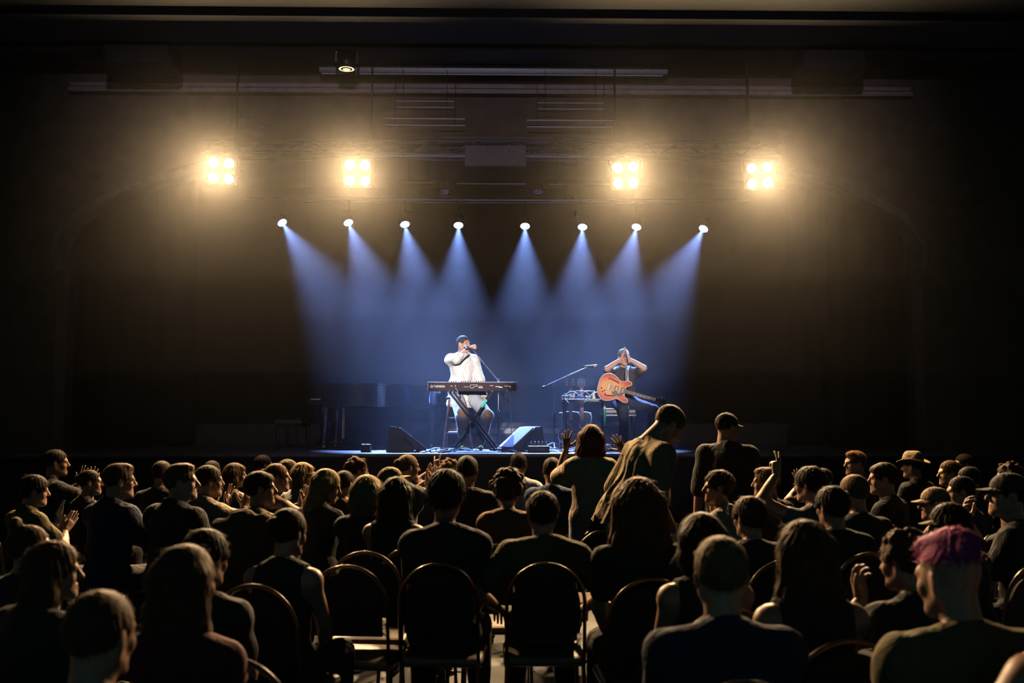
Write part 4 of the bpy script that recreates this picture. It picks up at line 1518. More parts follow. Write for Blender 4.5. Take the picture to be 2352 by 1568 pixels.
# ---- microphones on boom stands
def mic_stand(label, base, pole_top, boom_a, boom_b, mic_dir, tripod=True):
    t = thing('microphone_stand', label, 'microphone stand', base)
    B = Vector(base)
    ht = pole_top - B.z
    MB().tube([(0, 0, 0.05), (0, 0, ht * 0.55)], 0.013, 8).build('pole', M_METAL, t)
    MB().tube([(0, 0, ht * 0.5), (0, 0, ht)], 0.008, 8).build('inner_pole', M_STEEL, t)
    MB().lathe([(0.016, -0.03), (0.018, 0.03), (0.0005, 0.031)], (0, 0, ht * 0.55), None, 10).build('clutch', M_BLACK, t)
    MB().lathe([(0.020, -0.02), (0.022, 0.012), (0.0005, 0.02)], (0, 0, ht), None, 10).build('boom_joint', M_CHROME, t)
    if tripod:
        for k in range(3):
            an = k * 2 * PI / 3 + 0.5
            MB().tube([(0, 0, 0.12), (0.30 * math.cos(an), 0.30 * math.sin(an), 0.012)], 0.009, 6).build('leg', M_STEEL, t)
    else:
        MB().lathe([(0.0005, 0.0), (0.13, 0.0), (0.135, 0.012), (0.03, 0.03), (0.016, 0.06)], (0, 0, 0), None, 20).build('round_base', M_METAL, t)
    A, E = Vector(boom_a) - B, Vector(boom_b) - B
    MB().tube([A, E], 0.0075, 8).build('boom', M_STEEL, t)
    MB().lathe([(0.013, -0.03), (0.013, 0.02), (0.0005, 0.02)], A, (E - A).to_track_quat('Z', 'Y').to_matrix(), 8).build('counterweight', M_METAL, t)
    mid = A + (E - A) * 0.55
    MB().lathe([(0.012, -0.02), (0.014, 0.02)], mid, (E - A).to_track_quat('Z', 'Y').to_matrix(), 8).build('cable_clip', M_CHROME, t)
    d = Vector(mic_dir).normalized()
    R = d.to_track_quat('Z', 'Y').to_matrix()
    mic = thing('microphone', 'dark handheld microphone clipped to the ' + ('boom before the keyboard player' if 'keyboard' in label else 'boom beside the guitarist'), 'microphone', Vector(boom_b), group='microphones')
    MB().lathe([(0.0005, -0.10), (0.011, -0.10), (0.0125, -0.04), (0.018, 0.06), (0.021, 0.075)], (0, 0, 0), R, 12).build('handle', M_METAL, mic)
    MB().lathe([(0.021, 0.075), (0.026, 0.09), (0.026, 0.105), (0.018, 0.125), (0.0005, 0.13)], (0, 0, 0), R, 14).build('grille_ball', M_STEEL, mic)
    return t


KBM = at(1145, 872, 14.45)
mic_stand('microphone boom stand reaching over the keyboard to its player', (KBM.x, 14.62, SZ), KBM.z, at(1153, 884, 14.62), at(1084, 801, 14.50), (-1, 0.25, 0.25), tripod=False)
GM = at(1272, 883, 14.45)
mic_stand('microphone boom stand with tripod legs left of the guitarist', (GM.x, 14.45, SZ), GM.z, at(1249, 888, 14.45), at(1352, 841, 14.45), (1, 0.1, 0.05))


# ---- cables
def cable(label, pts, r=0.007, m=None, group='cables on the stage'):
    P = catmull(pts, 6, closed=False)
    o = MB().tube(P, r, 6).build('cable', m or M_CABLE)
    return tag(o, label, 'cable', group)


fz = SZ + 0.008


def fl_(px, Y, dz=0.0):
    return (at(px, 1030, Y).x, Y, fz + dz)


cable('grey cable hanging from the keyboard back down past the right monitor', [(at(1163, 893, 14.17).x, 14.19, at(1163, 893, 14.17).z), at(1170, 912, 14.12), at(1172, 950, 14.1), at(1176, 1000, 14.05), fl_(1184, 13.95), fl_(1215, 13.75)], 0.0055)
cable('short grey lead hanging from the left of the keyboard back', [(at(1046, 890, 14.19).x, 14.19, at(1046, 890, 14.19).z), at(1051, 899, 14.14), at(1052, 906, 14.16), at(1049, 901, 14.26)], 0.0055)
lab = ['looping over the left monitor foot', 'lying loosest in the left heap', 'snaking along the stage edge at the left heap', 'coiled nearest the keyboard stand', 'twisted under the raised hand']
for i in range(5):
    r_ = random.Random(20 + i)
    x0 = 915 + 22 * i
    cable('pale blue-lit cable %s' % lab[i], [fl_(x0 + j * r_.uniform(9, 15) + r_.uniform(-12, 12), 13.45 + r_.uniform(-0.12, 0.45), r_.choice((0, 0.015, 0.04))) for j in range(9)], 0.008)
lab = ['curling before the right monitor', 'leading to the black stage box', 'looped between keyboard stand and right monitor', 'running to the tripod microphone stand', 'crossing the floor before the guitarist', 'trailing past the tripod legs']
for i in range(6):
    r_ = random.Random(60 + i)
    x0 = 1140 + 26 * i
    cable('pale blue-lit cable %s' % lab[i], [fl_(x0 + j * r_.uniform(8, 15) + r_.uniform(-14, 14), 13.5 + r_.uniform(-0.15, 0.6), r_.choice((0, 0.012, 0.05))) for j in range(9)], 0.008)


# ---- wedge monitors
def wedge(label, px, Y, yaw, flip):
    p = at(px, 1034, Y)
    t = thing('stage_monitor', label, 'loudspeaker', (p.x, Y, SZ), (0, 0, yaw), group='wedge monitors')
    s_ = -1 if flip else 1
    prof = [(-0.26 * s_, 0.0), (0.27 * s_, 0.0), (0.29 * s_, 0.045), (-0.10 * s_, 0.345), (-0.21 * s_, 0.350)]
    MB().prism(prof, -0.20, 0.20).build('cabinet', M_GREYCAB, t)
    d = Vector((-0.39 * s_, 0, 0.30)).normalized()
    nrm = Vector((0.30 * s_, 0, 0.39)).normalized()
    R = Matrix((d, Vector((0, 1, 0)), nrm)).transposed()
    MB().box(Vector((0.095 * s_, 0, 0.195)) + nrm * 0.006, (0.44, 0.36, 0.014), R=R, bev=0.004).build('grille', M_GRILLE, t)
    MB().box(Vector((0.03 * s_, -0.201, 0.15)), (0.16, 0.012, 0.035), R=Matrix.Rotation(0.65 * s_, 3, 'Y'), bev=0.004).build('handle_recess', M_BLACK, t)
    MB().box(Vector((0.09 * s_, -0.201, 0.09)), (0.06, 0.012, 0.03), R=Matrix.Rotation(0.65 * s_, 3, 'Y'), bev=0.004).build('connector_plate', M_BLACK, t)
    return t


wedge('dark wedge monitor left of the keyboard stand', 930, 13.85, 0.10, False)
wedge('grey wedge monitor right of the keyboard stand with a lavender-lit slope', 1199, 13.95, 0.55, True)

# ---- small boxes on the floor
p = at(841, 1028, 13.75)
bx = thing('effects_box', 'small black effects box with tiny lights left of the left monitor', 'effects box', (p.x, 13.75, SZ))
MB().box((0, 0, 0.055), (0.13, 0.16, 0.11), bev=0.008).build('case', M_METAL, bx)
for i in range(5):
    MB().lathe([(0.009, 0), (0.008, 0.014), (0.0005, 0.0145)], (-0.045 + 0.0225 * i, -0.02, 0.11), None, 8).build('knob', M_CHROME, bx)
p = at(1237, 1030, 13.5)
bx = thing('stage_box', 'flat black stage box with connectors at the stage edge', 'stage box', (p.x, 13.5, SZ))
MB().box((0, 0, 0.045), (0.29, 0.20, 0.09), bev=0.008).build('case', M_METAL, bx)
MB().box((0.02, -0.101, 0.05), (0.12, 0.004, 0.035)).build('printed_plate', M_GREYCAB, bx)
for i in range(5):
    MB().lathe([(0.014, 0), (0.014, 0.03), (0.008, 0.06), (0.0005, 0.061)], (-0.10 + 0.05 * i, 0.02, 0.09), None, 8).build('plug', M_STEEL, bx)
p = at(1425, 1022, 14.0)
bx = thing('floor_pedalboard', 'small floor pedalboard at the feet of the guitarist', 'pedalboard', (p.x, 14.0, SZ))
MB().box((0, 0, 0.02), (0.46, 0.26, 0.04), bev=0.006).build('board', M_METAL, bx)
for i in range(4):
    pe = MB().box((-0.17 + 0.113 * i, 0, 0.07), (0.075, 0.12, 0.06), bev=0.008).build('pedal', (M_STEEL, M_GREYCAB, M_TEAL, M_METAL)[i], bx)
    MB().lathe([(0.012, 0), (0.012, 0.02), (0.0005, 0.021)], (-0.17 + 0.113 * i, -0.03, 0.10), None, 8).build('foot_switch', M_CHROME, pe)

# ---- table of pedals beside the guitarist
TYb = 14.75
ta_, tb_ = at(1290, 917, TYb), at(1392, 917, TYb)
tzz = ta_.z - SZ
tb = thing('gear_table', 'narrow dark table crowded with effects beside the guitarist', 'table', ((ta_.x + tb_.x) / 2, TYb, SZ))
tw = tb_.x - ta_.x
MB().box((0, 0, tzz - 0.02), (tw, 0.40, 0.04), bev=0.006).build('table_top', M_METAL, tb)
for sx in (-1, 1):
    for sy in (-1, 1):
        lg = MB().tube([(sx * (tw / 2 - 0.04), sy * 0.16, 0), (sx * (tw / 2 - 0.04), sy * 0.16, tzz - 0.03)], 0.015, 8).build('leg', M_METAL, tb)
        if sx == 1 and sy == -1:
            MB().tube([(sx * (tw / 2 - 0.04), -0.16, 0.36), (sx * (tw / 2 - 0.04), -0.16, 0.60)], 0.021, 8).build('tape_wrap', M_TEAL, lg)
            MB().tube([(sx * (tw / 2 - 0.04), -0.16, 0.60), (sx * (tw / 2 - 0.04), -0.16, 0.64)], 0.0215, 8).build('tape_band', M_PALE, lg)
MB().box((0, 0.165, tzz * 0.4), (tw - 0.1, 0.02, 0.03)).build('cross_bar', M_METAL, tb)
Xc = (ta_.x + tb_.x) / 2
names = [('white effects pedal at the left end of the gear table', -0.29, -0.08, (0.08, 0.12, 0.055), M_PALE), ('silver effects pedal second on the gear table', -0.18, -0.08, (0.075, 0.12, 0.05), M_STEEL),
         ('small red-brown effects pedal behind the silver one', -0.16, 0.09, (0.08, 0.11, 0.08), M_WOODRED), ('blue effects pedal in the middle of the gear table', -0.06, -0.06, (0.09, 0.12, 0.05), M_BLUECLOTH),
         ('black effects pedal with a pale label at the table front', 0.05, -0.10, (0.09, 0.12, 0.045), M_METAL), ('cream effects box standing at the right of the gear table', 0.19, 0.00, (0.13, 0.12, 0.10), mat('cream box', (0.72, 0.66, 0.56), 0.6)),
         ('dark effects pedal at the right end of the gear table', 0.29, -0.08, (0.07, 0.12, 0.05), M_METAL)]
for lb_, dx, dy, dm, mm in names:
    e = thing('effects_pedal', lb_, 'effects pedal', (Xc + dx, TYb + dy, SZ + tzz), group='pedals on the gear table')
    MB().box((0, 0, dm[2] / 2), dm, bev=0.008).build('case', mm, e)
    MB().lathe([(0.012, 0), (0.012, 0.018), (0.0005, 0.019)], (0, -0.03, dm[2]), None, 8).build('foot_switch', M_CHROME, e)
    for sx in (-0.02, 0.02):
        MB().lathe([(0.009, 0), (0.008, 0.014), (0.0005, 0.0145)], (sx, 0.03, dm[2]), None, 8).build('knob', M_CHROME, e)
for i, lb_ in enumerate(('arching over the left pedals', 'tangled across the middle pedals', 'dropping off the front of the table', 'looping behind the cream box')):
    r_ = random.Random(100 + i)
    pts = [(Xc - 0.30 + 0.09 * j + 0.02 * i, TYb - 0.12 + r_.uniform(-0.03, 0.16), SZ + tzz + r_.choice((0.062, 0.09, 0.12))) for j in range(6)]
    if i == 2:
        pts = [(Xc - 0.30, TYb - 0.19, SZ + tzz + 0.03), (Xc - 0.26, TYb - 0.24, SZ + tzz - 0.04), (Xc - 0.16, TYb - 0.23, SZ + tzz - 0.09), (Xc - 0.02, TYb - 0.23, SZ + tzz - 0.05), (Xc + 0.05, TYb - 0.20, SZ + tzz + 0.02)]
    cable('thin pale lead %s' % lb_, pts, 0.0055, group='leads on the gear table')


# ---- guitars
def guitar_outline(half, n=5):
    up = [(x, y) for x, y in half]
    lo = [(x, -y) for x, y in reversed(half[1:])]
    return [(v.x, v.y) for v in catmull(up + lo, n)]


def sunburst():
    m = bpy.data.materials.new('sunburst maple')
    m.use_nodes = True
    nt = m.node_tree
    b_ = nt.nodes['Principled BSDF']
    tc = nt.nodes.new('ShaderNodeTexCoord')
    mp = nt.nodes.new('ShaderNodeMapping')
    mp.inputs['Location'].default_value = (0.16, 0, 0)
    mp.inputs['Scale'].default_value = (3.0, 4.6, 0)
    gr = nt.nodes.new('ShaderNodeTexGradient')
    gr.gradient_type = 'SPHERICAL'
    rp = nt.nodes.new('ShaderNodeValToRGB')
    e = rp.color_ramp.elements
    e[0].position, e[0].color = 0.0, (0.42, 0.035, 0.022, 1)
    e[1].position, e[1].color = 0.62, (0.80, 0.36, 0.10, 1)
    k = e.new(0.28)
    k.color = (0.62, 0.11, 0.035, 1)
    wv = nt.nodes.new('ShaderNodeTexNoise')
    wv.inputs['Scale'].default_value = 40
    mx = nt.nodes.new('ShaderNodeMixRGB')
    mx.blend_type = 'MULTIPLY'
    mx.inputs['Fac'].default_value = 0.15
    nt.links.new(tc.outputs['Object'], mp.inputs['Vector'])
    nt.links.new(mp.outputs['Vector'], gr.inputs['Vector'])
    nt.links.new(gr.outputs['Fac'], rp.inputs['Fac'])
    nt.links.new(rp.outputs['Color'], mx.inputs['Color1'])
    nt.links.new(wv.outputs['Color'], mx.inputs['Color2'])
    nt.links.new(mx.outputs['Color'], b_.inputs['Base Color'])
    b_.inputs['Roughness'].default_value = 0.25
    return m


M_FRET = mat('rosewood fingerboard', (0.10, 0.05, 0.035), 0.5)
M_BIND = mat('cream binding', (0.78, 0.70, 0.60), 0.5)
half = [(-0.245, 0.0), (-0.240, 0.085), (-0.200, 0.160), (-0.120, 0.200), (-0.040, 0.186), (0.025, 0.146), (0.060, 0.133), (0.105, 0.140), (0.160, 0.158), (0.205, 0.152), (0.222, 0.128), (0.205, 0.100), (0.165, 0.080), (0.150, 0.048), (0.152, 0.022)]
og = guitar_outline(half)
gl = at(1412, 893, 14.34)
eg = thing('electric_guitar', 'sunburst semi-hollow electric guitar hanging across the seated guitarist', 'guitar', gl)
ang = math.radians(15)
GX, GZ = Vector((math.cos(ang), 0, -math.sin(ang))), Vector((0, -1, 0.12)).normalized()
GY = GZ.cross(GX).normalized()
GZ = GX.cross(GY).normalized()
eg.rotation_euler = Matrix((GX, GY, GZ)).transposed().to_euler()
body = MB().prism(og, -0.022, 0.020, axis='z').build('body', sunburst(), eg)
inner = [(x * 0.965, y * 0.965) for x, y in og]
MB().prism(inner, 0.0199, 0.024, axis='z').build('carved_top', body.data.materials[0], body)
for zz in (0.0215, -0.0225):
    MB().tube([(x, y, zz) for x, y in og], 0.0045, 6, closed=True).build('binding', M_BIND, body)
for sy in (-1, 1):
    pts = catmull([(-0.120, sy * 0.118), (-0.105, sy * 0.128), (-0.070, sy * 0.122), (-0.030, sy * 0.112), (0.010, sy * 0.105), (0.030, sy * 0.094), (0.018, sy * 0.086)], 5, closed=False)
    nn_ = len(pts)
    MB().tube([(p_.x, p_.y, 0.0235) for p_ in pts], [0.0035 + 0.0055 * math.sin(PI * i / (nn_ - 1)) for i in range(nn_)], 6).build('f_hole', M_BLACK, body)
    MB().lathe([(0.010, 0.0), (0.010, 0.003), (0.0005, 0.0032)], (-0.118, sy * 0.122, 0.0225), None, 10).build('f_hole_end', M_BLACK, body)
for x in (0.020, 0.112):
    pk = MB().box((x, 0, 0.030), (0.036, 0.072, 0.014), bev=0.003).build('pickup', M_CHROME, eg)
    MB().box((x, 0, 0.0255), (0.048, 0.086, 0.006), bev=0.002).build('pickup_ring', M_BLACK, pk)
MB().box((-0.062, 0, 0.030), (0.016, 0.086, 0.012), bev=0.003).build('bridge', M_CHROME, eg)
MB().box((-0.100, 0, 0.030), (0.020, 0.100, 0.010), bev=0.004).build('tailpiece', M_STEEL, eg)
MB().prism([(-0.045, -0.048), (0.125, -0.046), (0.125, -0.078), (0.090, -0.098), (-0.020, -0.090)], 0.029, 0.032, axis='z').build('pickguard', mat('smoky pickguard', (0.05, 0.05, 0.055), 0.3), eg)
for x, y in ((-0.165, -0.085), (-0.120, -0.110), (-0.190, -0.040), (-0.140, -0.062)):
    MB().lathe([(0.012, 0), (0.010, 0.016), (0.0005, 0.017)], (x, y, 0.022), None, 10).build('knob', M_WOODRED, eg)
MB().prism([(0.125, -0.027), (0.590, -0.0215), (0.590, 0.0215), (0.125, 0.027)], 0.0, 0.026, axis='z').build('neck', M_WOODRED, eg)
fb = MB().prism([(0.130, -0.028), (0.592, -0.022), (0.592, 0.022), (0.130, 0.028)], 0.026, 0.031, axis='z').build('fingerboard', M_FRET, eg)
xs = 0.592
for i in range(20):
    xs = 0.592 - 0.655 * (1 - 2 ** (-(i + 1) / 12))
    MB().box((xs, 0, 0.0315), (0.0022, 0.046, 0.002)).build('fret', M_CHROME, fb)
    if i in (2, 4, 6, 8, 11, 14, 16):
        MB().lathe([(0.005, 0), (0.0005, 0.0008)], (xs + 0.014, 0, 0.031), None, 8).build('inlay', M_BIND, fb)
MB().box((0.595, 0, 0.030), (0.006, 0.044, 0.010)).build('nut', M_BIND, eg)
hs = MB().prism([(0.592, -0.024), (0.640, -0.040), (0.760, -0.046), (0.752, 0.0), (0.760, 0.046), (0.640, 0.040), (0.592, 0.024)], 0.004, 0.020, axis='z').build('headstock', M_GLOSS, eg)
for i in range(3):
    for sy in (-1, 1):
        MB().tube([(0.645 + 0.043 * i, sy * 0.028, 0.020), (0.645 + 0.043 * i, sy * 0.028, 0.034)], 0.004, 6).build('tuning_post', M_CHROME, hs)
        MB().box((0.645 + 0.043 * i, sy * 0.056, 0.012), (0.016, 0.016, 0.008), bev=0.003).build('tuner', M_CHROME, hs)
for i in range(6):
    y0_ = -0.025 + 0.010 * i
    MB().tube([(-0.100, y0_, 0.038), (-0.062, y0_, 0.039), (0.594, y0_ * 0.68, 0.0355)], 0.0007, 4).build('string', M_CHROME, eg)
# strap from the upper horn over the shoulder
inv = Matrix((GX, GY, GZ))
sp_ = [at(1441, 889, 14.36), at(1440, 868, 14.50), at(1440, 852, 14.555), at(1441, 846, 14.60), at(1444, 840, 14.68), at(1446, 846, 14.78)]
sp2 = [inv @ (q - gl) for q in catmull(sp_, 4, closed=False)]
wv_ = inv @ Vector((0.026, 0, 0))
vs = []
for q in sp2:
    vs += [q - wv_, q + wv_]
so_ = mesh_obj('strap', vs, [(2 * i, 2 * i + 1, 2 * i + 3, 2 * i + 2) for i in range(len(sp2) - 1)], M_GREYSTRAP, eg, sm=True)
so_.modifiers.new('thickness', 'SOLIDIFY').thickness = 0.003

ahalf = [(-0.25, 0.0), (-0.243, 0.09), (-0.205, 0.165), (-0.13, 0.198), (-0.05, 0.172), (0.0, 0.135), (0.05, 0.122), (0.11, 0.138), (0.17, 0.142), (0.22, 0.110), (0.235, 0.04)]
M_SPRUCE = mat('dark stained guitar top', (0.035, 0.018, 0.016), 0.55)
M_DKBLUE = mat('blue black guitar top', (0.014, 0.018, 0.036), 0.55)


def acoustic(label, px, Y, top, bind):
    p = at(px, 972, Y)
    g = thing('acoustic_guitar', label, 'guitar', (p.x, Y, SZ + 0.33), (PI / 2 - 0.20, 0, 0), group='guitars on the floor stand')
    ol = [(-y, x) for x, y in guitar_outline(ahalf)]
    bd = MB().prism(ol, -0.05, 0.05, axis='z').build('body', top, g)
    for zz in (0.05, -0.05):
        MB().tube([(x, y, zz) for x, y in ol], 0.0055, 6, closed=True).build('binding', bind, bd)
    MB().lathe([(0.046, 0.0), (0.046, 0.004), (0.0005, 0.0042)], (0, 0.07, 0.049), None, 20).build('sound_hole', M_BLACK, bd)
    MB().tube([(0.053 * math.cos(t), 0.07 + 0.053 * math.sin(t), 0.0515) for t in [2 * PI * i / 20 for i in range(20)]], 0.003, 5, closed=True).build('rosette', bind, bd)
    MB().box((0, -0.11, 0.055), (0.15, 0.03, 0.012), bev=0.004).build('bridge', M_FRET, g)
    MB().prism([(-0.028, 0.10), (-0.022, 0.60), (0.022, 0.60), (0.028, 0.10)], 0.035, 0.058, axis='z').build('neck', mat('tan neck wood', (0.42, 0.20, 0.10), 0.5), g)
    h = MB().prism([(-0.024, 0.60), (-0.040, 0.65), (-0.040, 0.77), (0.0, 0.785), (0.040, 0.77), (0.040, 0.65), (0.024, 0.60)], 0.03, 0.046, axis='z').build('headstock', top, g)
    for i in range(3):
        for sx in (-1, 1):
            MB().box((sx * 0.052, 0.662 + 0.04 * i, 0.038), (0.018, 0.016, 0.010), bev=0.003).build('tuner', M_CHROME, h)
            MB().tube([(sx * 0.022, 0.662 + 0.04 * i, 0.046), (sx * 0.022, 0.662 + 0.04 * i, 0.06)], 0.004, 6).build('tuning_post', M_CHROME, h)
    for i in range(6):
        MB().tube([(-0.02 + 0.008 * i, -0.11, 0.062), (-0.016 + 0.0064 * i, 0.60, 0.060)], 0.0008, 4).build('string', M_CHROME, g)
    return g


M_LBLUE = mat('pale blue binding', (0.45, 0.58, 0.75), 0.4)
acoustic('reddish dark acoustic guitar with a round sound hole behind the gear table', 1311, 15.15, M_SPRUCE, M_STEEL)
acoustic('blue-black acoustic guitar with a pale outline behind the gear table', 1337, 15.35, M_DKBLUE, M_LBLUE)
p = at(1324, 1025, 15.3)
gs = thing('guitar_stand', 'low black rack holding the two acoustic guitars', 'stand', (p.x, 15.3, SZ))
for sx in (-0.25, 0.25):
    MB().tube([(sx, -0.28, 0.01), (sx, 0.24, 0.01), (sx, 0.20, 0.55)], 0.012, 6).build('side_frame', M_METAL, gs)
MB().tube([(-0.25, -0.24, 0.055), (0.25, -0.24, 0.055)], 0.014, 6).build('cradle', M_METAL, gs)
MB().tube([(-0.25, 0.20, 0.55), (0.25, 0.20, 0.55)], 0.014, 6).build('back_rail', M_METAL, gs)

# ---- padded bench of the guitarist
GUIT_Y = 14.82
hp2 = at(1431, 938, GUIT_Y)
gb = thing('guitarist_bench', 'padded black bench with a blue-lit edge under the guitarist', 'bench', (at(1419, 940, GUIT_Y).x, GUIT_Y, SZ))
gh = hp2.z - SZ
MB().box((0, 0, gh - 0.045), (0.52, 0.36, 0.09), bev=0.025).build('cushion', M_SEATPAD, gb)
MB().tube([(-0.24, -0.19, gh - 0.10), (0.24, -0.19, gh - 0.10)], 0.016, 8).build('front_rail', M_STEEL, gb)
for sx in (-1, 1):
    for sy in (-1, 1):
        MB().tube([(sx * 0.22, sy * 0.14, 0), (sx * 0.22, sy * 0.14, gh - 0.08)], 0.016, 8).build('leg', M_METAL, gb)
    MB().tube([(sx * 0.22, -0.19, gh - 0.10), (sx * 0.22, 0.14, gh - 0.10)], 0.012, 6).build('side_rail', M_METAL, gb)

# ---- the keyboard player
SHOE = mat('yellow green shoe', (0.35, 0.45, 0.06), 0.5, noise=0.5, scale=25)
fs_, vbp, vhp = 0.010, 0.011, 0.0048
zt_ = at(1060, 768, PIAN_Y).z - 0.012 - SZ
s_ = (zt_ - stool_h - 0.105) / 0.785
k = skeleton(s=s_, seat=stool_h, lean=3, side=-1.5, twist=-12, head=(-38, -4, 0),
             arms=(((-0.30, 0.16, -0.56), (-0.8, -1, 0), (-0.1, 0.4, -1), (1, -0.2, 0), 'relax'), ((-0.055, 0.235, 0.105), (0.45, 1.0, -0.35), (-0.95, 0.15, 0.28), (-0.1, -1, -0.3), 'fist')),
             legs=(((-0.39, 0.30, 0.50), (-0.27, 0.20, 0.085)), ((-0.02, 0.40, 0.50), (-0.06, 0.24, 0.085))), wide=0.92)
pl_root = Vector((hp.x, PIAN_Y, SZ))
bm_ = body_mesh(k, skin_mats('light')[:3] + [SHOE], vb=0.011, vl=0.016, vh=0.0046, vhand=0.0042, smile=True)
res = put_person('keyboard player in a loose white shirt and ripped pale jeans, fist raised at his face', pl_root, 180, k, bm_, tone='light',
                 shirt=shirt_mesh(k, cloth('white'), 'long', e=0.032, vs=0.011, amp=0.0065, collar=True, hem=0.19, bell=0.03, seed=4), shirtcol='white',
                 trousers=trouser_mesh(k, cloth('paledenim'), e=0.030, vt=0.014, t1=0.93, holes=[(k.knee[-1] + V(-0.01, 0.06, 0.02), 0.065), (k.knee[1] + V(0, 0.05, 0.05), 0.060)], amp=0.005), trousercol='paledenim',
                 hair='short', hcol='dark_bluelit', group='musicians')
# ---- the guitarist
zt_ = at(1431, 797, GUIT_Y).z - 0.02 - SZ
s_ = (zt_ - gh - 0.105) / 0.785
k = skeleton(s=s_, seat=gh, lean=2, side=1.0, head=(-8, 6, 0),
             arms=(((-0.052, 0.22, 0.135), (-1, 0.35, -0.55), (0.30, 0.05, 0.95), (1, -0.12, 0), 'flat'), ((0.062, 0.21, 0.130), (1, 0.35, -0.55), (-0.32, 0.05, 0.95), (-1, -0.12, 0), 'flat')),
             legs=(((-0.40, 0.26, gh - 0.02), (-0.33, 0.16, 0.085)), ((0.06, 0.40, gh - 0.02), (0.05, 0.30, 0.085))))
bm_ = body_mesh(k, skin_mats('fair'), vb=0.011, vl=0.016, vh=0.0046, vhand=0.0042)
put_person('guitarist in a dark t-shirt and cap clapping both hands before his face', Vector((hp2.x + 0.02, GUIT_Y, SZ)), 180, k, bm_, tone='fair',
           shirt=shirt_mesh(k, cloth('char'), 'short', e=0.016, vs=0.011, amp=0.004, seed=9), shirtcol='char',
           trousers=trouser_mesh(k, cloth('navy'), e=0.016, vt=0.016, amp=0.004), trousercol='navy', hair='crop', hcol='dark', cap='cap', capcol='grey', group='musicians')
# ------------------------------------------------------------------ chairs of the hall
M_SEATTAN = mat('tan vinyl seat', (0.22, 0.16, 0.11), 0.42, scale=50)
M_HOOP = mat('chair tube tinted by warm light', (0.075, 0.058, 0.034), 0.30, 0.9)  # the gold of warm light on the tubes is put into this colour
M_PAD = mat('black chair pad', (0.030, 0.030, 0.032), 0.95)
M_PAPER = mat('white paper', (0.80, 0.78, 0.80), 0.8)


def chair_proto():
    t = thing('round_back_chair', 'x', 'chair')
    mb = MB()
    mb.box((0, 0.03, 0.425), (0.42, 0.41, 0.05), bev=0.022)
    mb.build('seat', M_SEATTAN, t)

    def hoop(w, zb, zt, n=18):
        pts = []
        r = w
        for i in range(n + 1):
            a = PI * i / n
            z = zt - r + r * math.sin(a)
            pts.append((-w * math.cos(a), z))
        return [(-w, zb)] + pts + [(w, zb)]
    H = hoop(0.195, 0.44, 0.925)

    def tilt(x, z, y=0.0):
        return (x, -0.185 - (z - 0.44) * 0.16 + y, z)
    MB().tube([tilt(x, z) for x, z in H], 0.0095, 8).build('back_frame', M_HOOP, t)
    ih = hoop(0.172, 0.58, 0.893)
    ih2 = hoop(0.158, 0.60, 0.872)
    vs = [tilt(x, z, -0.010) for x, z in ih] + [tilt(x, z, 0.014) for x, z in ih2]
    n = len(ih)
    MB().add(vs, [tuple(range(n)), tuple(range(2 * n - 1, n - 1, -1))] + [(i, n + i, n + (i + 1) % n, (i + 1) % n) for i in range(n)]).build('backrest', M_PAD, t)
    for sx in (-1, 1):
        MB().tube([(sx * 0.185, 0.20, 0.41), (sx * 0.20, 0.23, 0.0)], 0.0115, 6).build('leg', M_HOOP, t)
        MB().tube([(sx * 0.190, -0.17, 0.44), (sx * 0.20, -0.23, 0.0)], 0.0115, 6).build('leg', M_HOOP, t)
    return t


_chair = [chair_proto(), False]


def chair(label, x, y, yaw):
    if not _chair[1]:
        o = _chair[0]
        _chair[1] = True
    else:
        o = copy_tree(_chair[0])
    o.location = (x, y, 0)
    o.rotation_euler = (0, 0, -math.radians(yaw))
    tag(o, label, 'chair', 'round-backed hall chairs')
    return o


# ------------------------------------------------------------------ the audience
AUD = []


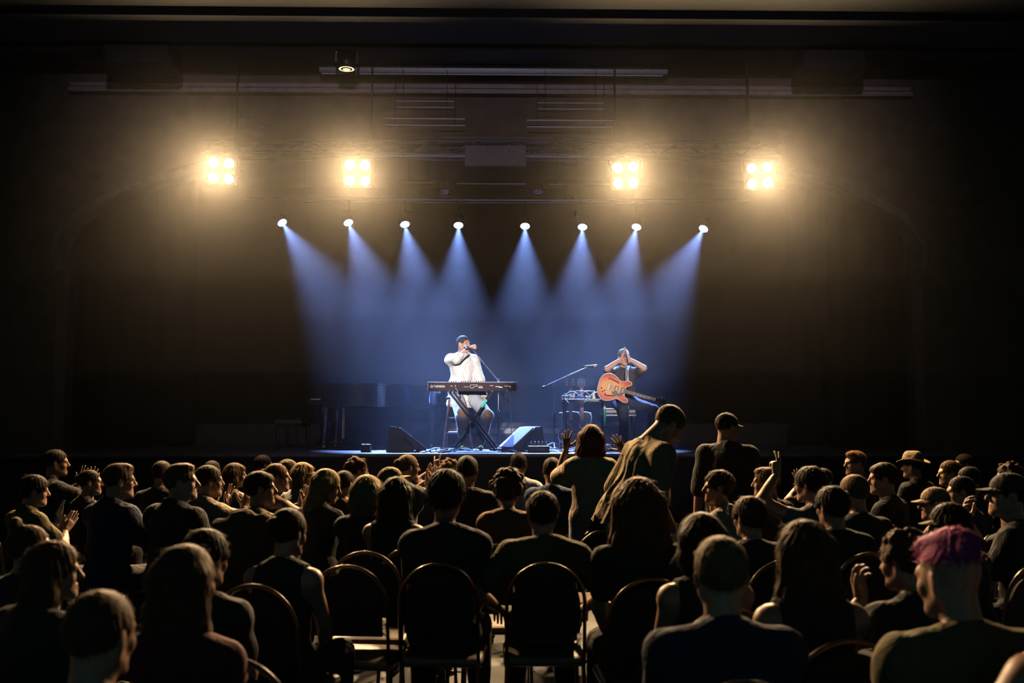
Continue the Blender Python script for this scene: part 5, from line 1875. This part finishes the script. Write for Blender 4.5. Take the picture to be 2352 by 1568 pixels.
def aud(label, nick, px, yt, d, yaw=0, h=(0, 0, 0), arms=('lap', 'lap'), fem=False, tone='light', hair='short', hcol='dark', sleeve='short', col='black',
        lean=5, side=0, twist=0, stand=False, seat=0.44, cap=None, capcol='black', cap_yaw=0, specs=False, collar=False, smile=False, e=0.014, amp=0.005, low=False,
        fine=False, hem=0.0, bell=0.0, tcol='char', hs=1.0, wide=1.0, no_chair=False, legs_=None, pleat=0.0):
    T = at(px, yt, d)
    extra = {'afro': 0.045, 'bigcurly': 0.035, 'curly': 0.025, 'topbun': 0.045, 'fluffy': 0.022, 'mohawk': 0.035}.get(hair, 0.014)
    if cap:
        extra = 0.03 if cap == 'cap' else 0.06
    zt = T.z - extra
    cl = math.cos(math.radians(lean)) * 0.98 + 0.02
    hp_ = 0.03 * abs(math.sin(math.radians(h[1])))
    if stand:
        s = zt / (0.945 + 0.785 * cl)
    else:
        s = (zt - seat - 0.105 + hp_) / (0.785 * cl)
    if not 0.83 <= s <= 1.09:
        print('SCALE', nick, round(s, 3), 'z', round(zt, 3))
    s = min(max(s, 0.80), 1.10)
    k = skeleton(s=s, stand=stand, seat=seat, fem=fem, lean=lean, side=side, twist=twist, head=h, arms=arms, wide=wide, legs=legs_)
    off = rotz(-math.radians(yaw)) @ (k.HC + k.RH @ V(0, -0.012, 0.06))
    # place so that the crown comes out exactly where the photograph has it
    top = max((k.RH @ V(0, -0.012, 0.116))[2], 0.09) * s + k.HC[2]
    root = Vector((T.x - off[0], T.y - off[1], 0))
    near = d < 5.2 or fine
    bm_ = body_mesh(k, skin_mats(tone), vb=0.0145 if near else 0.0195, vl=0.030, vh=0.0058 if near else 0.0073, vhand=0.0048 if near else 0.0055, smile=smile)
    sh = shirt_mesh(k, cloth(col), sleeve, e=e, vs=0.012 if fine else (0.015 if near else 0.019), amp=amp, collar=collar, seed=len(AUD), low=low, hem=hem, bell=bell, pleat=pleat)
    tr = trouser_mesh(k, cloth(tcol), vt=0.030 if not fine else 0.022, amp=0)
    res = put_person(label, root, yaw, k, bm_, tone=tone, shirt=sh, shirtcol=col, trousers=tr, trousercol=tcol, hair=hair, hcol=hcol, cap=cap, capcol=capcol, cap_yaw=cap_yaw,
                     specs=specs, hair_scale=hs)
    AUD.append((nick, root, d, k, res))
    if not stand and not no_chair and (d < 6.2 or (abs(px - 1133) > 960 and d < 8.8)):
        chair('round-backed hall chair under the ' + nick, root.x, root.y, yaw)
    return res, k


CL, CH, CO = ('clap', 'clap'), ('claphigh', 'claphigh'), ('clapopen', 'clapopen')
# far left
aud('dark-haired person at the far left clapping with both hands high beside the face', 'person clapping high at far left', 128, 1027, 10.0, 45, (25, 0, 0), (('clapopen'), ('clapopen')), tone='tan', hair='short', hcol='black', smile=True)
aud('person with dark swept hair and khaki collared shirt clapping near the left edge', 'khaki-shirted clapper near the left edge', 78, 1084, 7.4, 40, (25, 2, 0), CL, tone='light', hair='fluffy', hcol='black', col='olive', collar=True)
aud('woman with tied dark hair and glasses smiling in profile toward the stage', 'smiling woman with tied dark hair and glasses', 205, 1073, 8.6, 45, (25, -2, 0), fem=True, hair='bun', hcol='black', specs=True, smile=True, col='char')
aud('man with brown quiff and glasses in a dark blue jacket, hands clasped', 'man with quiff and dark blue jacket', 272, 1057, 7.2, 35, (25, 0, 0), CL, hair='quiff', hcol='brown', specs=True, sleeve='long', col='navy', e=0.026, collar=True)
aud('fair-haired man in profile wearing a black collared jacket', 'fair-haired man in black jacket', 412, 1058, 6.9, 35, (42, -4, 0), hair='quiff', hcol='lightbrown', tone='fair', sleeve='long', e=0.028, collar=True)
aud('dark-haired head just behind the fair-haired man in black', 'dark head behind the fair-haired man', 372, 1053, 9.2, 20, hair='short', hcol='dark')
aud('person with hair in a knot and lit cheek at the left edge', 'person with knotted hair at left edge', 62, 1180, 4.3, 40, (25, -6, 0), fem=True, hair='topbun', hcol='brown', col='black', lean=12)
aud('shaggy-haired person with lit cheek at the left edge in front', 'shaggy-haired person at left edge', 118, 1236, 3.7, 35, (30, -2, 0), hair='shag', hcol='brown', col='black', lean=14)
aud('large blurred short-haired head nearest at the bottom left', 'blurred short-haired person at bottom left', 228, 1338, 2.45, 8, (10, 0, 0), tone='tan', hair='short', hcol='brown', col='char', lean=8)
aud('long brown-haired person seen from behind at the lower left', 'long brown-haired person at lower left', 424, 1237, 3.05, 12, (14, 0, 0), fem=True, hair='long', hcol='brown', col='maroon')
aud('dim dark-haired person hidden between the black jacket and the long brown hair', 'dim dark-haired person at lower left', 470, 1203, 3.85, 15, (10, 0, 0), hair='fluffy', hcol='black', lean=9)
# left of centre
aud('short dark-haired person in a tan shirt clapping with an open palm', 'tan-shirted clapper left of centre', 478, 1062, 7.7, 35, (28, 0, 0), CO, hair='short', hcol='dark', col='cream', collar=True, e=0.02)
aud('smiling brown-haired woman in profile behind the tan-shirted clapper', 'smiling brown-haired woman in profile', 538, 1059, 9.4, 45, (25, -3, 0), fem=True, hair='bob', hcol='brown', smile=True, col='cream', tone='fair')
aud('dark crown of hair peeping behind the tan-shirted clapper', 'dark head behind the tan-shirted clapper', 487, 1053, 10.4, 20, hair='short', hcol='dark')
aud('dim person just below the stage edge with both palms raised to clap', 'dim person clapping under the stage edge', 604, 1040, 11.4, 40, (20, 0, 0), (((-0.16, 0.26, 0.0), (-1, 0, -0.6), (-0.1, 0.2, 0.97), (1, 0.3, 0), 'open'), ((0.02, 0.26, 0.0), (1, 0, -0.6), (-0.05, 0.2, 0.97), (-1, 0.3, 0), 'open')), hair='short', hcol='black', tone='tan')
aud('smiling woman with pinned dark hair and pale brown top', 'smiling woman with pinned dark hair', 594, 1076, 6.9, 35, (38, -3, 0), fem=True, hair='fringe', hcol='dark', smile=True, col='tan', tone='light')
aud('auburn-haired woman with bare shoulders clapping in profile', 'bare-shouldered auburn-haired woman', 634, 1058, 8.3, 38, (35, -2, 0), (((-0.005, 0.30, -0.04), (-1, 0, -0.6), (0, 0.3, 0.95), (1, 0.1, 0), 'flat'), ((0.065, 0.30, -0.04), (1, 0, -0.6), (0, 0.3, 0.95), (-1, 0.1, 0), 'flat')), fem=True, hair='bun', hcol='auburn', tone='fair', sleeve='none', low=True, col='black')
aud('man in a dark green cap in profile beside the bare-shouldered woman', 'man in a dark green cap', 660, 1046, 9.8, 45, (35, 0, 0), hair='crop', cap='cap', capcol='olive', col='char')
aud('fair person in a tan cap and glasses with a white shirt', 'white-shirted person in a tan cap and glasses', 695, 1053, 9.2, 45, (35, 0, 0), ('lap', 'clap'), hair='bob', hcol='blond', cap='cap', capcol='tan', specs=True, col='white', tone='fair')
aud('woman with long blond hair bowing her head in profile', 'bowed woman with long blond hair', 752, 1072, 7.3, 35, (38, 14, 0), ('lap', 'rest'), fem=True, hair='long', hcol='blond', col='black', tone='light', sleeve='long')
aud('person with curly brown hair and glasses just below the stage edge', 'curly brown-haired person with glasses', 819, 1045, 9.7, 30, (35, 2, 0), hair='curly', hcol='brown', specs=True, col='char')
aud('round dark head between the blond women', 'round dark head between two blond women', 790, 1075, 8.3, 20, (10, 0, 0), hair='short', hcol='black', col='rust')
aud('blond bob-haired woman seen from behind in a dark top', 'blond bob-haired woman from behind', 843, 1088, 6.8, 14, (12, 0, 0), fem=True, hair='bob', hcol='blond', col='black', sleeve='long', hs=1.10)
aud('dark-haired woman with bare lit neck and shoulder left of the aisle', 'dark-haired woman with a bare neck', 662, 1161, 4.7, 14, (16, 4, 0), ('lap', 'lap'), fem=True, hair='bun', hcol='dark', sleeve='none', col='black', tone='light', hs=1.08)
# centre
aud('person in a beige cap turned to the right', 'person in a beige cap', 893, 1064, 7.9, 50, (38, -12, 0), hair='crop', cap='cap', capcol='tan', col='black')
aud('woman with a small bun clapping close to her face by the stage', 'woman with a small bun clapping', 936, 1038, 9.6, 40, (25, 0, 0), (((0.03, 0.26, 0.06), (-1, 0, -0.6), (0, 0.2, 0.97), (1, 0.1, 0), 'flat'), ((0.11, 0.26, 0.04), (1, 0, -0.6), (0, 0.2, 0.97), (-1, 0.1, 0), 'flat')), fem=True, hair='bun', hcol='lightbrown', col='grey')
aud('dark long-haired woman with one bare lit shoulder', 'dark long-haired woman with a bare shoulder', 911, 1089, 6.3, 18, (12, 0, 0), fem=True, hair='longwavy', hcol='dark', sleeve='none', col='black')
aud('curly light-brown-haired person raising a bent-fingered hand toward the stage', 'curly-haired person raising a hand', 1033, 1048, 10.2, 20, (25, 0, 0), (((-0.20, 0.10, 0.20), (-1, 0.1, -0.3), (-0.05, 0.1, 1), (0, 1, 0.1), 'horns'), 'lap'), hair='curly', hcol='lightbrown', tone='light', col='grey')
r_, k_ = aud('dark-haired person in a black t-shirt with dotted letters on the back', 'person in a black lettered t-shirt', 1073, 1040, 8.3, 4, hair='short', hcol='black', col='black', tone='brown', e=0.02)
lt = lettering('lettering', 'OS', 0.085, mat('faded print', (0.16, 0.15, 0.15), 0.9), r_['shirt'], tuple(k_.T(-0.055, -0.148, 0.27)), (PI / 2, 0, 0))
aud('woman with big dark tousled hair and a dark top sitting in the middle', 'woman with big dark tousled hair', 1025, 1070, 5.35, 4, (6, 0, 0), fem=True, hair='fluffy', hcol='black', sleeve='short', col='black', tone='brown', hs=1.02)
aud('person with voluminous curly brown hair and a rust top', 'curly-haired person in a rust top', 1166, 1071, 7.0, 2, fem=True, hair='afro', hcol='brown', col='rust', sleeve='long')
aud('short-haired man in a pale grey shirt right under the stage', 'short-haired man in a pale grey shirt', 1191, 1034, 10.4, 6, hair='short', hcol='black', tone='tan', col='white')
aud('man with fluffy dark hair in an olive t-shirt on a round-backed chair', 'man with fluffy dark hair and olive t-shirt', 1246, 1119, 5.35, 0, (4, 0, 0), ('rest', 'rest'), hair='fluffy', hcol='dark', col='olive', e=0.022, amp=0.006, fine=True, tcol='brown', wide=1.06)
aud('dark-haired person in a blue-grey shirt left of the standing woman', 'person in a blue-grey shirt', 1268, 1045, 9.2, 10, hair='short', hcol='dark', col='blue')
aud('woman with long auburn hair spread on her shoulders, seen from behind', 'woman with long auburn hair', 1466, 1096, 4.85, -2, (-4, 0, 0), fem=True, hair='longwavy', hcol='auburn', col='black', hs=1.12)
aud('pale face in a light blue shirt glimpsed beside the standing woman', 'light-blue-shirted person', 1427, 1068, 9.6, -60, (-20, 0, 0), hair='short', hcol='dark', col='denim')
# standing
aud('standing woman in a cream shirt with both open hands raised', 'standing woman in cream', 1358, 971, 8.0, 3, (-6, 0, 4), (((-0.20, 0.24, 0.10), (-0.3, 0, -1), (0.06, 0.1, 1), (0.1, 1, 0), 'open'), ((0.30, 0.22, 0.075), (0.3, 0, -1), (-0.45, 0.1, 0.85), (0.1, 1, 0), 'open')), fem=True,
    hair='shag', hcol='auburn', wide=0.94, sleeve='elbow', col='cream', stand=True, fine=True, e=0.022, amp=0.005, tcol='paledenim', lean=2)
aud('standing man in a long tan shirt bowing his head', 'bowing man in tan', 1546, 918, 6.8, 68, (8, 38, 0), (((-0.20, 0.20, -0.50), (-0.4, -1, 0), (0, 0.4, -1), (1, 0, 0), 'relax'), ((0.16, 0.26, -0.46), (0.4, -1, 0), (0, 0.4, -1), (-1, 0, 0), 'relax')), hair='grey', hcol='lightbrown', sleeve='elbow', col='tan', stand=True,
    fine=True, e=0.022, amp=0.009, hem=0.20, bell=0.03, lean=24, side=2, wide=0.92, tcol='char', pleat=0.006)
aud('standing man in a dark cap and dark shirt looking to the right', 'standing man in a dark cap', 1668, 938, 8.5, 20, (45, 4, 0), ('side', 'side'), hair='crop', hcol='dark', sleeve='elbow', col='char', stand=True, fine=True, cap='cap', capcol='black', e=0.024, hem=0.05, amp=0.005, lean=3, tcol='black')
# right of centre
aud('laughing short-haired woman in a cream top turned to the left', 'laughing woman in a cream top', 1652, 1073, 7.2, -60, (-28, -2, 0), (((-0.14, 0.24, -0.42), (-1, -0.5, -0.5), (0.3, 0.8, 0), (0, 0, -1), 'relax'), ((0.20, 0.14, 0.0), (1, 0.1, -0.8), (0.1, 0.1, 1), (-0.5, 0.6, 0), 'fist')), fem=True, hair='fluffy', hcol='dark', col='cream', smile=True, tone='light', sleeve='elbow')
aud('dark person with pale highlights in the hair facing left', 'person with highlighted hair facing left', 1762, 1067, 7.75, -40, (-28, 0, 0), hair='quiff', hcol='lightbrown', col='black')
aud('dim dark-haired person right of the laughing woman', 'dim person beside the laughing woman', 1722, 1131, 5.4, -15, (-10, 0, 0), hair='fluffy', hcol='brown', col='black')
aud('dark-haired person in glasses raising a bare arm with two fingers up', 'person raising two fingers', 1862, 1064, 7.0, -28, (-18, 0, 0), (((-0.215, 0.12, 0.255), (-1, -0.1, -0.9), (0.22, 0.1, 1), (0.1, 1, 0), 'point'), 'lap'), hair='fluffy', hcol='black', specs=True, col='grey', tone='light', sleeve='cap')
aud('dim person far behind with spread fingers raised', 'dim person with spread fingers', 1890, 1070, 9.2, -30, (-20, 0, 0), (((-0.22, 0.15, 0.12), (-1, 0, -0.6), (0, 0.1, 1), (0.1, 1, 0), 'open'), ((0.05, 0.22, 0.14), (1, 0, -0.6), (0, 0.1, 1), (0.1, 1, 0), 'open')), hair='short', hcol='black', col='black', tone='tan')
aud('red-haired man with glasses facing half left', 'red-haired man with glasses', 1966, 1030, 10.2, -60, (-35, 0, 0), hair='quiff', hcol='auburn', specs=True, tone='fair', col='black')
aud('light brown short-haired person seen from behind on the right', 'light brown-haired person from behind', 1962, 1082, 6.45, -20, (-14, 0, 0), hair='grey', hcol='lightbrown', col='char')
aud('large round dark head before the light brown one', 'person with a large round dark head', 1912, 1108, 5.7, -14, (-8, 0, 0), hair='fluffy', hcol='black', col='black')
aud('dark-haired person in profile facing left below the straw hat', 'dark-haired person facing left', 2030, 1056, 7.7, -50, (-28, 0, 0), ('lap', 'lap'), hair='fringe', hcol='dark', col='black')
aud('person wearing a straw hat at the back right', 'person in a straw hat', 2097, 1030, 10.3, -30, (-20, 0, 0), hair='crop', cap='hat', capcol='tan', col='black')
aud('short brown-haired person in left profile at the back right', 'short brown-haired person in left profile', 2182, 1052, 9.2, -50, (-35, 0, 0), hair='short', hcol='brown', col='black')
aud('pink-cheeked person farthest back at the right', 'pink-cheeked person at the back right', 2214, 1038, 11.2, -60, (-30, 0, 0), hair='short', hcol='dark', tone='fair', col='black')
aud('dark-haired person with lit forehead at the right', 'person with a lit forehead', 2226, 1066, 8.4, -50, (-28, 2, 0), hair='short', hcol='black', col='black')
aud('dark-haired person with lit nose and brow left of the lit forehead', 'person with lit nose and brow', 2208, 1087, 7.2, -48, (-28, 2, 0), hair='short', hcol='black', col='black')
aud('person in a fuzzy tan cap facing left, hands together', 'person in a fuzzy tan cap', 2148, 1106, 6.45, -45, (-28, 2, 0), CL, hair='short', hcol='lightbrown', cap='cap', capcol='tan', col='black')
aud('person in a dark cap with pale brim seated before the tan cap', 'person in a dark cap with pale brim', 2180, 1142, 5.1, -38, (-28, 4, 0), hair='shag', hcol='black', cap='cap', capcol='olive', col='black', lean=10)
aud('person in a dark cap facing left at the right edge', 'person in a dark cap at the right edge', 2318, 1072, 5.7, -50, (-30, -4, 0), ('lap', 'chin'), hair='short', hcol='black', cap='cap', capcol='char', col='black')
aud('dark curly-topped person behind the capped one at the right edge', 'curly-topped person at the right edge', 2318, 1056, 8.6, -40, (-30, 2, 0), hair='curly', hcol='dark', col='black')
aud('person with curly brown hair resting the chin on a hand', 'curly-haired person with hand at chin', 2078, 1206, 3.75, -20, (-14, 4, 0), ('chin', 'lap'), hair='curly', hcol='brown', col='black', lean=9)
aud('pink-haired person with shaved sides nearest at the lower right', 'pink-haired person at lower right', 2178, 1204, 2.95, -10, (-14, 6, 0), hair='mohawk', hcol='pink', col='olive', sleeve='cap', e=0.018, fine=True, tone='light', lean=4, wide=1.16)
aud('brown long-haired person in the dark at the right of centre', 'long-haired person in the dark', 1848, 1184, 3.55, -6, (-8, 0, 0), fem=True, hair='longwavy', hcol='brown', col='black', sleeve='none')
aud('short-haired man in front right of centre with one lit ear', 'short-haired man with a lit ear', 1655, 1216, 3.05, 2, (3, 0, 0), hair='short', hcol='lightbrown', col='navy')
aud('person with dark brown hair, earring and bare shoulder beside the lit-eared man', 'dark-haired person with a bare shoulder', 1612, 1171, 4.1, -6, (-6, 0, 0), fem=True, hair='bob', hcol='dark', sleeve='none', col='black', hs=1.06)
aud('person at the right edge whose bare bent arm reaches into view', 'person with a bent bare arm at the right edge', 2480, 1190, 2.6, -8, (-10, 0, 0), ('rest', 'lap'), hair='short', hcol='black', sleeve='none', col='black', tone='tan')

# empty chairs in the aisle
for px, d, yaw, lb in ((858, 5.75, 4, 'empty round-backed chair with a tan seat before the blond bob-haired woman'), (826, 5.22, 6, 'empty round-backed chair right of the bare-necked woman'),
                       (600, 3.30, 8, 'empty round-backed chair nearest the camera at the left'), (1376, 6.85, -4, 'empty round-backed chair right of the man in olive'),
                       (1142, 6.05, 0, 'empty chair with a white card on its back in the aisle'),
                       (1150, 7.75, 0, 'empty chair with a small white card farther up the aisle'), (962, 5.95, 4, 'empty chair with a white card left of the tousled dark hair')):
    p = at(px, 1300, d)
    chair(lb, p.x, p.y, yaw)
for px, py, d, w_, h_, lb in ((1143, 1287, 5.80, 0.056, 0.046, 'white card clipped to the nearer aisle chair'), (1150, 1246, 7.50, 0.062, 0.036, 'white card clipped to the farther aisle chair'), (960, 1290, 5.70, 0.045, 0.045, 'white card clipped to the chair left of the tousled dark hair')):
    p = at(px, py, d)
    c_ = MB().box((0, 0, 0), (w_, 0.002, h_), bev=0.0008)
    t = thing('paper_card', lb, 'card', p, (0.12, 0, 0), group='cards on chair backs')
    c_.build('card', M_PAPER, t)
    MB().box((0, 0.01, h_ / 2), (0.014, 0.02, 0.008)).build('clip', M_METAL, t)

# ---- jacket over a chair back, a leaflet and painted patches of blue-lit floor
p = at(583, 1192, 5.05)
f = Field((-0.30, -0.16, -0.50), (0.30, 0.14, 0.10), 0.012)
f.cone((-0.19, 0.0, -0.045), (-0.05, 0.0, 0.0), 0.035, 0.042, 0.05)
f.cone((-0.05, 0.0, 0.0), (0.20, 0.0, -0.06), 0.042, 0.035, 0.05)
f.ell((0.0, -0.03, -0.20), (0.20, 0.035, 0.22), None, 0.05)
f.cone((0.17, -0.02, -0.08), (0.21, -0.03, -0.42), 0.045, 0.035, 0.04)
f.cone((-0.17, -0.02, -0.08), (-0.20, -0.03, -0.40), 0.045, 0.035, 0.04)
f.ripple(lambda x, y, z: 0.006 * (np.sin(38 * x + 6 * np.sin(9 * z)) + 0.5 * np.sin(70 * x + 20 * z)))
jk = bpy.data.objects.new('draped_jacket', np_mesh('draped_jacket', [f.mesh()], [cloth('brown')]))
link(jk)
jk.location = (p.x, p.y, p.z)
jk.rotation_euler = (0, 0, -0.2)
tag(jk, 'dark jacket draped over the chair back behind the pinned-hair woman', 'jacket')
chair('round-backed hall chair hidden under the draped jacket', p.x, p.y + 0.22, 12)
for px, py, w_, h_, col_, lb in ((1210, 1520, 0.10, 0.20, (0.02, 0.07, 0.42), 'deep blue sheet standing in for lit floor under the aisle chairs'), (1273, 1518, 0.10, 0.20, (0.05, 0.12, 0.36), 'paler blue sheet standing in for lit floor right of the deep blue one'),
                                 (1048, 1520, 0.14, 0.20, (0.20, 0.15, 0.17), 'mauve leaflet on the floor left of the blue ones')):
    p = at(px, py, 6.78)
    MB().box((p.x, p.y, 0.004), (w_, h_, 0.004)).build('floor_leaflet_lightpatch', mat('leaflet ' + lb[:9], col_, 0.7))  # both blue sheets are lit patches of floor painted as colour
    tag(bpy.data.objects['floor_leaflet_lightpatch'] if lb[0] == 'd' else bpy.data.objects['floor_leaflet_lightpatch.00%d' % (1 if lb[0] == 'p' else 2)], lb, 'leaflet', 'leaflets on the floor')
